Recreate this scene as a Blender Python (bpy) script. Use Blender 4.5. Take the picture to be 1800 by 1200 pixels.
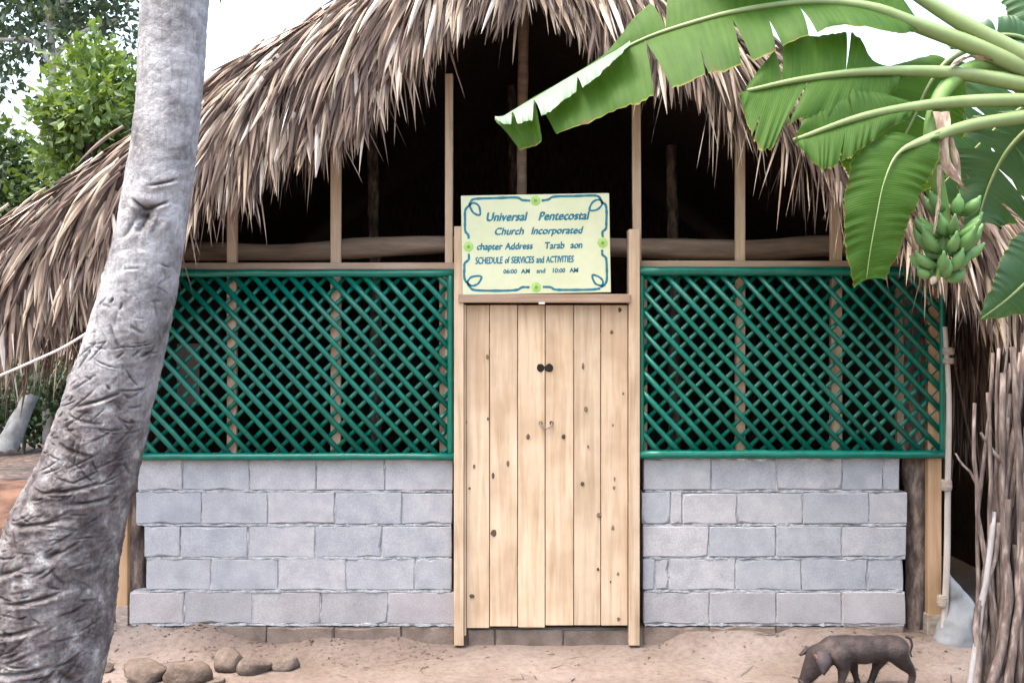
import bpy, bmesh, math, random
import numpy as np
from mathutils import Vector

# ------------------------------------------------------------------ camera, sky, sun, exposure
SC = bpy.context.scene
for o in list(bpy.data.objects):
    bpy.data.objects.remove(o)
F = 1856.0            # focal length in photo pixels (photo is 1800 wide)
CAMD, CAMZ = 6.4, 1.83
cam_data = bpy.data.cameras.new("camera")
cam_data.sensor_width = 36.0
cam_data.lens = F / 1800.0 * 36.0
cam_data.clip_end = 1000
cam = bpy.data.objects.new("camera", cam_data)
cam.location = (0, -CAMD, CAMZ)
cam.rotation_euler = (math.radians(90), 0, 0)
SC.collection.objects.link(cam)
SC.camera = cam

SUN = Vector((-0.28, -0.16, 1.0)).normalized()
world = bpy.data.worlds.new("World")
SC.world = world
world.use_nodes = True
wn, wl = world.node_tree.nodes, world.node_tree.links
wn.clear()
wo = wn.new("ShaderNodeOutputWorld")
bg = wn.new("ShaderNodeBackground")
sky = wn.new("ShaderNodeTexSky")
sky.sky_type = 'NISHITA'
sky.sun_disc = False
sky.sun_elevation = math.asin(SUN.z)
sky.sun_rotation = math.atan2(SUN.x, SUN.y)
sky.air_density = 1.6
sky.dust_density = 7.0
sky.ozone_density = 1.5
hs = wn.new("ShaderNodeHueSaturation")
hs.inputs['Saturation'].default_value = 1.1
wl.new(sky.outputs[0], hs.inputs['Color'])
wl.new(hs.outputs[0], bg.inputs['Color'])
bg.inputs['Strength'].default_value = 0.15
wl.new(bg.outputs[0], wo.inputs[0])

sun_data = bpy.data.lights.new("sun", 'SUN')
sun_data.energy = 0.7
sun_data.angle = math.radians(18)
sun_data.color = (1.0, 0.97, 0.93)
sun = bpy.data.objects.new("sun", sun_data)
sun.rotation_euler = SUN.to_track_quat('Z', 'Y').to_euler()
sun.location = (0, -8, 12)
SC.collection.objects.link(sun)

SC.view_settings.view_transform = 'Standard'
SC.view_settings.look = 'None'
SC.view_settings.gamma = 1.0
SC.view_settings.use_curve_mapping = False
SC.view_settings.exposure = 2.42

# ------------------------------------------------------------------ helpers
R = random.Random(7)
NR = np.random.RandomState(5)
PI = math.pi


def P(px, py, d=CAMD):
    """photo pixel at distance d from the camera -> world point"""
    return np.array([(px - 900) * d / F, d - CAMD, CAMZ - (py - 600) * d / F])


def X(px, d=CAMD): return (px - 900) * d / F
def Z(py, d=CAMD): return CAMZ - (py - 600) * d / F


def _hash(ix, iy, iz):
    n = (ix * 374761393 + iy * 668265263 + iz * 1274126177) & 0x7fffffff
    n = ((n ^ (n >> 13)) * 1103515245 + 12345) & 0x7fffffff
    n = ((n ^ (n >> 15)) * 60493) & 0x7fffffff
    return (n % 65536) / 32768.0 - 1.0


def vnoise(x, y, z):
    x, y, z = np.broadcast_arrays(np.asarray(x, float), np.asarray(y, float), np.asarray(z, float))
    ix, iy, iz = np.floor(x).astype(np.int64), np.floor(y).astype(np.int64), np.floor(z).astype(np.int64)
    fx, fy, fz = x - ix, y - iy, z - iz
    fx, fy, fz = [t * t * (3 - 2 * t) for t in (fx, fy, fz)]
    r = 0
    for a in (0, 1):
        for b in (0, 1):
            for c in (0, 1):
                w = (fx if a else 1 - fx) * (fy if b else 1 - fy) * (fz if c else 1 - fz)
                r = r + w * _hash(ix + a, iy + b, iz + c)
    return r


def fbm(x, y, z, o=4):
    r, a = 0, 1.0
    for i in range(o):
        r = r + a * vnoise(x * 2**i + 13.7 * i, y * 2**i + 5.1 * i, z * 2**i + 9.2 * i)
        a *= 0.5
    return r


def sstep(a, b, x):
    t = np.clip((x - a) / (b - a), 0, 1)
    return t * t * (3 - 2 * t)


ORG = {}


def link(o, parent, origin):
    SC.collection.objects.link(o)
    ORG[o.name] = np.array(origin, float)
    if parent is not None:
        o.parent = parent
        o.location = Vector(np.array(origin) - ORG[parent.name])
    else:
        o.location = Vector(origin)
    return o


def tag(o, label, cat, group=None, kind=None):
    if label: o["label"] = label
    if cat: o["category"] = cat
    if group: o["group"] = group
    if kind: o["kind"] = kind
    return o


def empty(name, loc, parent=None):
    o = bpy.data.objects.new(name, None)
    o.empty_display_size = 0.1
    return link(o, parent, loc)


def make(name, V, Fc, mat, parent=None, smooth=False, origin=None, recalc=False, attrs=None):
    V = np.asarray(V, float)
    c = (V.min(0) + V.max(0)) / 2 if origin is None else np.array(origin, float)
    me = bpy.data.meshes.new(name)
    me.from_pydata((V - c).tolist(), [], [tuple(int(i) for i in f) for f in Fc])
    if attrs:
        for k, a in attrs.items():
            a = np.asarray(a, np.float32)
            if a.ndim == 1:
                at = me.attributes.new(k, 'FLOAT', 'POINT')
                at.data.foreach_set('value', a)
            else:
                at = me.attributes.new(k, 'FLOAT_VECTOR', 'POINT')
                at.data.foreach_set('vector', a.ravel())
    if recalc:
        bm = bmesh.new(); bm.from_mesh(me)
        bmesh.ops.recalc_face_normals(bm, faces=bm.faces)
        bm.to_mesh(me); bm.free()
    if smooth:
        me.polygons.foreach_set('use_smooth', [True] * len(me.polygons))
    me.materials.append(mat)
    me.update()
    return link(bpy.data.objects.new(name, me), parent, c)


class Geo:
    def __init__(self): self.V, self.F, self.n = [], [], 0
    def add(self, V, Fc):
        V = np.asarray(V, float)
        self.V.append(V); self.F.extend([tuple(int(i) + self.n for i in f) for f in Fc]); self.n += len(V)
    def build(self, name, mat, parent=None, **k):
        return make(name, np.concatenate(self.V), self.F, mat, parent, **k)


def box(x0, x1, y0, y1, z0, z1, b=0.004, jit=0.0):
    """chamfered box"""
    lo, hi = (x0, y0, z0), (x1, y1, z1)
    V, idx = [], {}
    for sx in (0, 1):
        for sy in (0, 1):
            for sz in (0, 1):
                s = (sx, sy, sz)
                j = [R.uniform(-jit, jit) for _ in range(3)]
                for k in range(3):
                    p = []
                    for a in range(3):
                        e = hi[a] if s[a] else lo[a]
                        if a != k: e += -b if s[a] else b
                        p.append(e + j[a])
                    idx[s, k] = len(V); V.append(p)
    Fc = []
    for k in range(3):
        a, c = [i for i in range(3) if i != k]
        for sk in (0, 1):
            q = []
            for (u, v) in ((0, 0), (1, 0), (1, 1), (0, 1)):
                s = [0, 0, 0]; s[k] = sk; s[a] = u; s[c] = v
                q.append(idx[tuple(s), k])
            Fc.append(q)
        for u in (0, 1):          # edges running along axis k
            for v in (0, 1):
                s0 = [0, 0, 0]; s0[a] = u; s0[c] = v
                s1 = list(s0); s1[k] = 1
                s0, s1 = tuple(s0), tuple(s1)
                Fc.append([idx[s0, a], idx[s1, a], idx[s1, c], idx[s0, c]])
    for sx in (0, 1):
        for sy in (0, 1):
            for sz in (0, 1):
                s = (sx, sy, sz); Fc.append([idx[s, 0], idx[s, 1], idx[s, 2]])
    return np.array(V), Fc


def bxo(name, x0, x1, y0, y1, z0, z1, mat, parent, b=0.004, jit=0.0, **k):
    V, Fc = box(x0, x1, y0, y1, z0, z1, b, jit)
    return make(name, V, Fc, mat, parent, recalc=True, **k)


def spline(pts, n):
    """Catmull-Rom through pts (k,dim) at n samples"""
    p = np.asarray(pts, float)
    p = np.vstack([2 * p[0] - p[1], p, 2 * p[-1] - p[-2]])
    t = np.linspace(0, len(p) - 3 - 1e-6, n)
    i = t.astype(int); f = (t - i)[:, None]
    a, b, c, d = p[i], p[i + 1], p[i + 2], p[i + 3]
    return 0.5 * (2 * b + (c - a) * f + (2 * a - 5 * b + 4 * c - d) * f**2 + (3 * b - a - 3 * c + d) * f**3)


def tube(pts, rad, n=8, cap=True, squash=None):
    pts = np.asarray(pts, float); m = len(pts)
    rad = np.broadcast_to(np.asarray(rad, float), (m,))
    T = np.gradient(pts, axis=0); T /= np.linalg.norm(T, axis=1)[:, None] + 1e-12
    up = np.array([0, 1.0, 0]) if abs(T[0][1]) < 0.9 else np.array([1.0, 0, 0])
    V = []
    for i in range(m):
        up = up - T[i] * up.dot(T[i]); up /= np.linalg.norm(up)
        s = np.cross(T[i], up)
        for j in range(n):
            a = 2 * PI * j / n
            V.append(pts[i] + rad[i] * (math.cos(a) * up * (squash or 1) + math.sin(a) * s))
    Fc = [(i * n + j, i * n + (j + 1) % n, (i + 1) * n + (j + 1) % n, (i + 1) * n + j) for i in range(m - 1) for j in range(n)]
    if cap:
        Fc.append(tuple(range(n))[::-1]); Fc.append(tuple((m - 1) * n + j for j in range(n)))
    return np.array(V), Fc


# ------------------------------------------------------------------ materials
def nmat(name):
    m = bpy.data.materials.new(name); m.use_nodes = True
    nt = m.node_tree
    return m, nt, nt.nodes["Principled BSDF"], nt.nodes["Material Output"]


def ramp(nt, stops):
    r = nt.nodes.new("ShaderNodeValToRGB")
    e = r.color_ramp.elements
    while len(e) < len(stops): e.new(0.5)
    for i, (p, c) in enumerate(stops):
        e[i].position = p
        e[i].color = (*c, 1) if not isinstance(c, (int, float)) else (c, c, c, 1)
    return r


def noise_tex(nt, vec, scale, detail=4, rough=0.6, dist=0.0):
    n = nt.nodes.new("ShaderNodeTexNoise")
    n.inputs['Scale'].default_value = scale
    n.inputs['Detail'].default_value = detail
    n.inputs['Roughness'].default_value = rough
    n.inputs['Distortion'].default_value = dist
    nt.links.new(vec, n.inputs['Vector'])
    return n


def coords(nt, stretch=(1, 1, 1), rnd=True):
    tc = nt.nodes.new("ShaderNodeTexCoord")
    mp = nt.nodes.new("ShaderNodeMapping")
    mp.inputs['Scale'].default_value = stretch
    v = tc.outputs['Object']
    if rnd:
        oi = nt.nodes.new("ShaderNodeObjectInfo")
        ml = nt.nodes.new("ShaderNodeVectorMath"); ml.operation = 'MULTIPLY_ADD'
        nt.links.new(oi.outputs['Random'], ml.inputs[0])
        ml.inputs[1].default_value = (37, 19, 53)
        nt.links.new(v, ml.inputs[2])
        v = ml.outputs[0]
    nt.links.new(v, mp.inputs['Vector'])
    return mp.outputs[0]


def mixc(nt, fac, a, b, mode='MIX'):
    m = nt.nodes.new("ShaderNodeMix"); m.data_type = 'RGBA'; m.blend_type = mode
    for sock, val in ((m.inputs[0], fac), (m.inputs[6], a), (m.inputs[7], b)):
        if hasattr(val, 'is_linked') or hasattr(val, 'links'):
            nt.links.new(val, sock)
        elif isinstance(val, (int, float)):
            sock.default_value = val if sock == m.inputs[0] else (val, val, val, 1)
        else:
            sock.default_value = (*val, 1)
    return m.outputs[2]


def math_n(nt, op, a, b=None, c=None):
    m = nt.nodes.new("ShaderNodeMath"); m.operation = op
    for i, v in enumerate((a, b, c)):
        if v is None: continue
        if isinstance(v, (int, float)): m.inputs[i].default_value = v
        else: nt.links.new(v, m.inputs[i])
    return m.outputs[0]


def bump(nt, bsdf, height, strength, dist=0.01, prev=None):
    b = nt.nodes.new("ShaderNodeBump")
    b.inputs['Strength'].default_value = strength
    b.inputs['Distance'].default_value = dist
    nt.links.new(height, b.inputs['Height'])
    if prev is not None: nt.links.new(prev, b.inputs['Normal'])
    nt.links.new(b.outputs[0], bsdf.inputs['Normal'])
    return b.outputs[0]


def surf(name, stops, scale=5, detail=5, rough=0.8, stretch=(1, 1, 1), bscale=40, bstr=0.3, bdist=0.005,
         var=0.0, tint=None, spec=0.3, bdetail=4, fine=0.0, dist=0.0, island=False):
    m, nt, b, out = nmat(name)
    v = coords(nt, stretch)
    n = noise_tex(nt, v, scale, detail, 0.6, dist)
    r = ramp(nt, stops); nt.links.new(n.outputs['Fac'], r.inputs[0])
    col = r.outputs[0]
    if fine:
        n3 = noise_tex(nt, v, bscale, 3, 0.7)
        r3 = ramp(nt, [(0.3, 1 - fine), (0.7, 1 + fine * 0.0)])
        nt.links.new(n3.outputs['Fac'], r3.inputs[0])
        col = mixc(nt, 1.0, col, r3.outputs[0], 'MULTIPLY')
    if var or tint:
        if island:
            rn = nt.nodes.new("ShaderNodeNewGeometry").outputs['Random Per Island']
        else:
            rn = nt.nodes.new("ShaderNodeObjectInfo").outputs['Random']
        rv = ramp(nt, [(0.0, tuple(1 - var for _ in range(3))), (1.0, tint or (1, 1, 1))])
        nt.links.new(rn, rv.inputs[0])
        col = mixc(nt, 1.0, col, rv.outputs[0], 'MULTIPLY')
    nt.links.new(col, b.inputs['Base Color'])
    b.inputs['Roughness'].default_value = rough
    b.inputs['Specular IOR Level'].default_value = spec
    n2 = noise_tex(nt, v, bscale, bdetail, 0.65)
    bump(nt, b, n2.outputs['Fac'], bstr, bdist)
    return m


M = {}
M['block'] = surf('concrete_block', [(0.25, (0.325, 0.345, 0.38)), (0.5, (0.40, 0.42, 0.455)), (0.75, (0.475, 0.49, 0.52))], scale=9, rough=0.95,
                  bscale=130, bstr=0.55, bdist=0.006, var=0.14, tint=(1.06, 0.99, 0.955), spec=0.1, fine=0.3)
M['blockdusty'] = surf('dusty_concrete_block', [(0.25, (0.31, 0.30, 0.315)), (0.5, (0.385, 0.375, 0.39)), (0.75, (0.455, 0.45, 0.465))], scale=5, rough=0.95, bscale=130, bstr=0.55, bdist=0.006, var=0.12, tint=(1.03, 0.99, 0.97), spec=0.1, fine=0.3)
M['mortar'] = surf('mortar', [(0.3, (0.22, 0.225, 0.24)), (0.7, (0.44, 0.45, 0.47))], scale=30, rough=0.95, bscale=90, bstr=0.8, bdist=0.01, spec=0.1)
M['dirtyblock'] = surf('soil_stained_block', [(0.3, (0.15, 0.112, 0.09)), (0.7, (0.27, 0.215, 0.183))], scale=8, rough=0.95, bscale=90, bstr=0.7, bdist=0.008, var=0.1, spec=0.1, fine=0.2)


def wood(name, c0, c1, c2, rough=0.75, var=0.12, tint=(1, 1, 1), axis=2, fine=0.18, gscale=3.0):
    st = [26, 26, 26]; st[axis] = 1.6
    m, nt, b, out = nmat(name)
    v = coords(nt, tuple(st))
    n = noise_tex(nt, v, gscale * 0.35, 5, 0.62, 0.6)
    r = ramp(nt, [(0.28, c0), (0.5, c1), (0.72, c2)]); nt.links.new(n.outputs['Fac'], r.inputs[0])
    v2 = coords(nt, (3, 3, 3))
    n2 = noise_tex(nt, v2, 1.0, 3, 0.5)
    r2 = ramp(nt, [(0.35, (0.80, 0.76, 0.72)), (0.6, (1, 1, 1))]); nt.links.new(n2.outputs['Fac'], r2.inputs[0])
    col = mixc(nt, 1.0, r.outputs[0], r2.outputs[0], 'MULTIPLY')
    oi = nt.nodes.new("ShaderNodeObjectInfo")
    rv = ramp(nt, [(0.0, tuple(1 - var for _ in range(3))), (1.0, tint)]); nt.links.new(oi.outputs['Random'], rv.inputs[0])
    col = mixc(nt, 1.0, col, rv.outputs[0], 'MULTIPLY')
    nt.links.new(col, b.inputs['Base Color'])
    b.inputs['Roughness'].default_value = rough
    b.inputs['Specular IOR Level'].default_value = 0.25
    n3 = noise_tex(nt, v, gscale, 4, 0.7)
    bump(nt, b, n3.outputs['Fac'], 0.35, 0.003)
    return m


M['doorwood'] = wood('pale_door_wood', (0.43, 0.315, 0.21), (0.55, 0.425, 0.305), (0.62, 0.50, 0.375), tint=(1, 0.98, 0.95), var=0.10)
M['framewood'] = wood('frame_timber', (0.37, 0.265, 0.175), (0.49, 0.37, 0.26), (0.57, 0.45, 0.34), var=0.16)
M['plate'] = wood('weathered_timber', (0.27, 0.185, 0.13), (0.36, 0.26, 0.19), (0.45, 0.34, 0.26), axis=0, var=0.15)
M['yellowwood'] = wood('fresh_sawn_timber', (0.33, 0.20, 0.11), (0.42, 0.27, 0.155), (0.48, 0.33, 0.21), var=0.08)
M['log'] = surf('bark_log', [(0.34, (0.07, 0.052, 0.046)), (0.5, (0.17, 0.13, 0.112)), (0.64, (0.33, 0.26, 0.21))], scale=7, stretch=(3, 3, 1), rough=0.9, bscale=22, bstr=0.9, bdist=0.02, spec=0.15)
M['beamlog'] = surf('peeled_log', [(0.3, (0.16, 0.11, 0.08)), (0.55, (0.28, 0.20, 0.145)), (0.75, (0.38, 0.28, 0.21))], scale=4, stretch=(0.6, 4, 4), rough=0.85, bscale=18, bstr=0.6, bdist=0.01, spec=0.15)
M['knot'] = surf('wood_knot', [(0.3, (0.05, 0.032, 0.024)), (0.7, (0.18, 0.115, 0.08))], scale=60, rough=0.8, var=0.4, tint=(1.6,1.6,1.5))
M['hole'] = surf('dark_hole', [(0.3, (0.01, 0.008, 0.008)), (0.7, (0.02, 0.015, 0.012))], scale=60, rough=0.9)
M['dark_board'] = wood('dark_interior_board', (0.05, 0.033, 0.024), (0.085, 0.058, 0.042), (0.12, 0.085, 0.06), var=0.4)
M['steel'] = surf('steel', [(0.3, (0.4, 0.42, 0.42)), (0.7, (0.6, 0.62, 0.62))], scale=30, rough=0.4, spec=0.6)

m, nt, b, out = nmat('green_lattice_paint')
v = coords(nt)
n = noise_tex(nt, v, 14, 4)
r = ramp(nt, [(0.3, (0.0, 0.095, 0.062)), (0.7, (0.0, 0.14, 0.095))]); nt.links.new(n.outputs['Fac'], r.inputs[0])
n4 = noise_tex(nt, v, 55, 4, 0.7)
r4 = ramp(nt, [(0.30, (0.55, 0.6, 0.6)), (0.42, (1, 1, 1)), (0.64, (1, 1, 1)), (0.76, (3.0, 1.5, 1.6))]); nt.links.new(n4.outputs['Fac'], r4.inputs[0])
col = mixc(nt, 1.0, r.outputs[0], r4.outputs[0], 'MULTIPLY')
oi = nt.nodes.new("ShaderNodeObjectInfo")
rv = ramp(nt, [(0.0, (0.8, 0.84, 0.85)), (1.0, (1.05, 1.05, 1.1))]); nt.links.new(oi.outputs['Random'], rv.inputs[0])
nt.links.new(mixc(nt, 1.0, col, rv.outputs[0], 'MULTIPLY'), b.inputs['Base Color'])
b.inputs['Roughness'].default_value = 0.28
b.inputs['Specular IOR Level'].default_value = 0.42
n5 = noise_tex(nt, v, 40, 3)
bump(nt, b, n5.outputs['Fac'], 0.25, 0.004)
M['green'] = m


def thatch_mat(name, dark=1.0):
    m, nt, b, out = nmat(name)
    geo = nt.nodes.new("ShaderNodeNewGeometry")
    oi = nt.nodes.new("ShaderNodeObjectInfo")
    s = math_n(nt, 'FRACT', math_n(nt, 'ADD', geo.outputs['Random Per Island'], oi.outputs['Random']))
    r = ramp(nt, [(0.0, (0.05, 0.033, 0.028)), (0.3, (0.13, 0.09, 0.075)), (0.55, (0.25, 0.185, 0.145)), (0.78, (0.40, 0.315, 0.235)), (0.92, (0.54, 0.46, 0.36)), (1.0, (0.66, 0.61, 0.58))])
    nt.links.new(s, r.inputs[0])
    v = coords(nt, (1, 1, 0.35), rnd=False)
    n = noise_tex(nt, v, 9, 4)
    r2 = ramp(nt, [(0.3, (0.55, 0.5, 0.47)), (0.6, (1, 1, 1))]); nt.links.new(n.outputs['Fac'], r2.inputs[0])
    col = mixc(nt, 1.0, r.outputs[0], r2.outputs[0], 'MULTIPLY')
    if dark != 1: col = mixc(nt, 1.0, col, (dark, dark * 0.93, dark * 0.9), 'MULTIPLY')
    nt.links.new(col, b.inputs['Base Color'])
    b.inputs['Roughness'].default_value = 0.6
    b.inputs['Specular IOR Level'].default_value = 0.3
    v3 = coords(nt, (6, 6, 1), rnd=False)
    n3 = noise_tex(nt, v3, 40, 3)
    bump(nt, b, n3.outputs['Fac'], 0.4, 0.004)
    return m


M['thatch'] = thatch_mat('dry_palm_thatch')
M['darkthatch'] = thatch_mat('darkened_thatch', 0.42)  # darker copy of the thatch with eave shade in its colour; litter shares it
M['bed'] = surf('darkened_thatch_bed', [(0.3, (0.035, 0.024, 0.018)), (0.7, (0.10, 0.07, 0.05))], scale=14, stretch=(3, 3, 0.5), rough=0.95, bscale=50, bstr=0.8, bdist=0.02, spec=0.05)  # dark colour paints the shade seen between the strands


def leaf_mat(name, c0, c1, trans=0.35, rough=0.45, veins=False, island=True, tcol=None, spec=0.4):
    m, nt, b, out = nmat(name)
    if veins:
        at = nt.nodes.new("ShaderNodeAttribute"); at.attribute_name = 'tu'
        sx = nt.nodes.new("ShaderNodeSeparateXYZ"); nt.links.new(at.outputs['Vector'], sx.inputs[0])
        ph = math_n(nt, 'MULTIPLY', sx.outputs[0], 420.0)
        sn = math_n(nt, 'SINE', ph)
        v = coords(nt, (1, 1, 1))
        n = noise_tex(nt, v, 3.5, 4)
        # noise running along the veins
        cx = nt.nodes.new("ShaderNodeCombineXYZ")
        nt.links.new(math_n(nt, 'MULTIPLY', sx.outputs[0], 60.0), cx.inputs[0])
        nt.links.new(math_n(nt, 'MULTIPLY', sx.outputs[1], 1.5), cx.inputs[1])
        n2 = noise_tex(nt, cx.outputs[0], 1.0, 4)
        f = math_n(nt, 'ADD', math_n(nt, 'MULTIPLY', n.outputs['Fac'], 0.5), math_n(nt, 'MULTIPLY', n2.outputs['Fac'], 0.5))
        r = ramp(nt, [(0.35, c0), (0.62, c1)]); nt.links.new(f, r.inputs[0])
        col = r.outputs[0]
        # yellowed margin
        mg = ramp(nt, [(0.955, (0, 0, 0)), (1.0, (0.8, 0.8, 0.8))]); nt.links.new(sx.outputs[1], mg.inputs[0])
        col = mixc(nt, mg.outputs[0], col, (0.30, 0.27, 0.06))
        nb = noise_tex(nt, v, 26, 4, 0.6)
        bl = math_n(nt, 'ADD', math_n(nt, 'MULTIPLY', nb.outputs['Fac'], 1.0), math_n(nt, 'MULTIPLY', math_n(nt, 'POWER', sx.outputs[1], 6.0), 0.16))
        rb = ramp(nt, [(0.70, (0, 0, 0)), (0.76, (0.85, 0.85, 0.85))]); nt.links.new(bl, rb.inputs[0])
        col = mixc(nt, rb.outputs[0], col, (0.12, 0.075, 0.03))
        hgt = math_n(nt, 'ADD', math_n(nt, 'MULTIPLY', sn, 0.25), n2.outputs['Fac'])
        bn = bump(nt, b, hgt, 0.25, 0.004)
    else:
        rn = (nt.nodes.new("ShaderNodeNewGeometry").outputs['Random Per Island'])
        r = ramp(nt, [(0.0, c0), (1.0, c1)]); nt.links.new(rn, r.inputs[0])
        col = r.outputs[0]
        bn = None
    nt.links.new(col, b.inputs['Base Color'])
    b.inputs['Roughness'].default_value = rough
    b.inputs['Specular IOR Level'].default_value = spec
    tr = nt.nodes.new("ShaderNodeBsdfTranslucent")
    tc = mixc(nt, 1.0, col, tcol or (1.5, 1.35, 0.55), 'MULTIPLY')
    nt.links.new(tc, tr.inputs['Color'])
    if bn is not None: nt.links.new(bn, tr.inputs['Normal'])
    mx = nt.nodes.new("ShaderNodeMixShader"); mx.inputs[0].default_value = trans
    nt.links.new(b.outputs[0], mx.inputs[1]); nt.links.new(tr.outputs[0], mx.inputs[2])
    nt.links.new(mx.outputs[0], out.inputs[0])
    return m


M['banana'] = leaf_mat('banana_leaf', (0.034, 0.092, 0.013), (0.062, 0.142, 0.022), 0.5, 0.6, veins=True, spec=0.2)
M['banana_dark'] = leaf_mat('old_banana_leaf', (0.03, 0.085, 0.035), (0.055, 0.125, 0.05), 0.35, 0.45, veins=True)
M['banana_pale'] = leaf_mat('waxy_banana_leaf_underside', (0.13, 0.21, 0.13), (0.18, 0.27, 0.18), 0.25, 0.5, veins=True)
M['petiole'] = surf('banana_petiole', [(0.3, (0.12, 0.18, 0.06)), (0.7, (0.18, 0.235, 0.095))], scale=5, rough=0.45, bscale=30, bstr=0.15, spec=0.45)
M['petiole_brown'] = surf('brownish_banana_rib', [(0.3, (0.17, 0.17, 0.05)), (0.7, (0.28, 0.26, 0.09))], scale=8, rough=0.5, bscale=30, bstr=0.2)
M['stalk'] = surf('green_fruit_stalk', [(0.3, (0.10, 0.20, 0.045)), (0.7, (0.15, 0.26, 0.07))], scale=8, rough=0.5, bscale=40, bstr=0.2)
M['fruit'] = surf('unripe_banana_skin', [(0.3, (0.075, 0.18, 0.05)), (0.7, (0.135, 0.265, 0.085))], scale=10, rough=0.5, bscale=50, bstr=0.12, var=0.2, spec=0.35)
M['dry'] = surf('dry_banana_sheath', [(0.3, (0.20, 0.14, 0.10)), (0.7, (0.45, 0.36, 0.28))], scale=12, stretch=(3, 3, 0.5), rough=0.8, bscale=40, bstr=0.6)
M['leafdark'] = leaf_mat('dark_tree_leaf', (0.035, 0.065, 0.05), (0.075, 0.12, 0.07), 0.3, 0.5)
M['leaflight'] = leaf_mat('bright_tree_leaf', (0.06, 0.115, 0.03), (0.125, 0.195, 0.055), 0.35, 0.5)
M['leafmid'] = leaf_mat('mid_green_leaf', (0.03, 0.065, 0.025), (0.075, 0.125, 0.04), 0.3, 0.5)
M['leafbush'] = leaf_mat('bush_leaf', (0.018, 0.04, 0.02), (0.04, 0.075, 0.03), 0.25, 0.5)
M['bark'] = surf('tree_bark', [(0.3, (0.10, 0.09, 0.085)), (0.7, (0.24, 0.22, 0.21))], scale=6, stretch=(3, 3, 0.8), rough=0.9, bscale=25, bstr=0.7, bdist=0.02)
M['palebark'] = surf('pale_tree_bark', [(0.3, (0.30, 0.29, 0.28)), (0.7, (0.50, 0.49, 0.48))], scale=6, rough=0.9, bscale=25, bstr=0.5, bdist=0.02)
M['stick'] = surf('dry_stick', [(0.32, (0.055, 0.042, 0.037)), (0.5, (0.14, 0.112, 0.098)), (0.68, (0.30, 0.262, 0.238))], scale=9, stretch=(4, 4, 0.7), rough=0.85, bscale=40, bstr=0.6, bdist=0.006, var=0.35, tint=(1.1, 1.02, 1.0))
M['palestick'] = surf('peeled_stick', [(0.3, (0.22, 0.20, 0.19)), (0.7, (0.36, 0.335, 0.33))], scale=9, stretch=(4, 4, 0.7), rough=0.8, bscale=40, bstr=0.4)
M['bamboo'] = surf('grey_bamboo', [(0.3, (0.32, 0.28, 0.24)), (0.7, (0.50, 0.46, 0.42))], scale=5, stretch=(4, 4, 0.5), rough=0.7, bscale=40, bstr=0.3)
M['bind'] = surf('binding_wood', [(0.3, (0.20, 0.16, 0.13)), (0.7, (0.38, 0.32, 0.27))], scale=20, stretch=(1, 1, 4), rough=0.9, bscale=50, bstr=0.7)
M['sack'] = surf('woven_plastic_sack', [(0.3, (0.19, 0.20, 0.21)), (0.7, (0.28, 0.29, 0.30))], scale=5, rough=0.6, bscale=160, bstr=0.25, spec=0.3, fine=0.1)
M['stone'] = surf('field_stone', [(0.35, (0.10, 0.076, 0.062)), (0.65, (0.215, 0.168, 0.14))], scale=7, rough=0.95, bscale=32, bstr=0.9, bdist=0.014, var=0.25, fine=0.3, spec=0.1)
M['sheathgrey'] = surf('grey_palm_sheath', [(0.3, (0.06, 0.065, 0.07)), (0.7, (0.14, 0.145, 0.15))], scale=9, rough=0.85, bscale=40, bstr=0.6)
M['rope'] = surf('pale_rope', [(0.3, (0.45, 0.40, 0.36)), (0.7, (0.62, 0.57, 0.52))], scale=80, rough=0.9, bscale=150, bstr=0.5)
M['cardboard'] = surf('faded_pink_card', [(0.3, (0.30, 0.20, 0.18)), (0.7, (0.40, 0.29, 0.26))], scale=5, rough=0.9, bscale=30, bstr=0.1)
M['pig'] = surf('dark_pig_hide', [(0.3, (0.014, 0.010, 0.010)), (0.52, (0.036, 0.026, 0.025)), (0.7, (0.085, 0.062, 0.056))], scale=11, rough=0.6, bscale=90, bstr=0.8, bdist=0.006, spec=0.3)
M['pigear'] = surf('grey_pig_ear', [(0.3, (0.03, 0.023, 0.025)), (0.7, (0.058, 0.045, 0.048))], scale=12, rough=0.65, bscale=80, bstr=0.3)
M['pigpink'] = surf('pink_pig_skin', [(0.3, (0.10, 0.04, 0.033)), (0.7, (0.14, 0.06, 0.05))], scale=12, rough=0.6, bscale=80, bstr=0.3)
M['hoof'] = surf('hoof', [(0.3, (0.04, 0.03, 0.028)), (0.7, (0.08, 0.06, 0.055))], scale=20, rough=0.6)
M['sign'] = surf('cream_sign_paint', [(0.3, (0.50, 0.545, 0.35)), (0.7, (0.56, 0.59, 0.41))], scale=4, rough=0.55, bscale=20, bstr=0.08, fine=0.05)
M['signblue'] = surf('teal_sign_paint', [(0.3, (0.01, 0.12, 0.18)), (0.7, (0.02, 0.17, 0.23))], scale=20, rough=0.55, bscale=40, bstr=0.1)
M['signgreen'] = surf('lime_sign_paint', [(0.3, (0.24, 0.42, 0.10)), (0.7, (0.36, 0.54, 0.16))], scale=60, rough=0.6, bscale=60, bstr=0.3)
M['signdark'] = surf('olive_sign_paint', [(0.3, (0.12, 0.25, 0.06)), (0.7, (0.16, 0.30, 0.08))], scale=60, rough=0.6)

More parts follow.
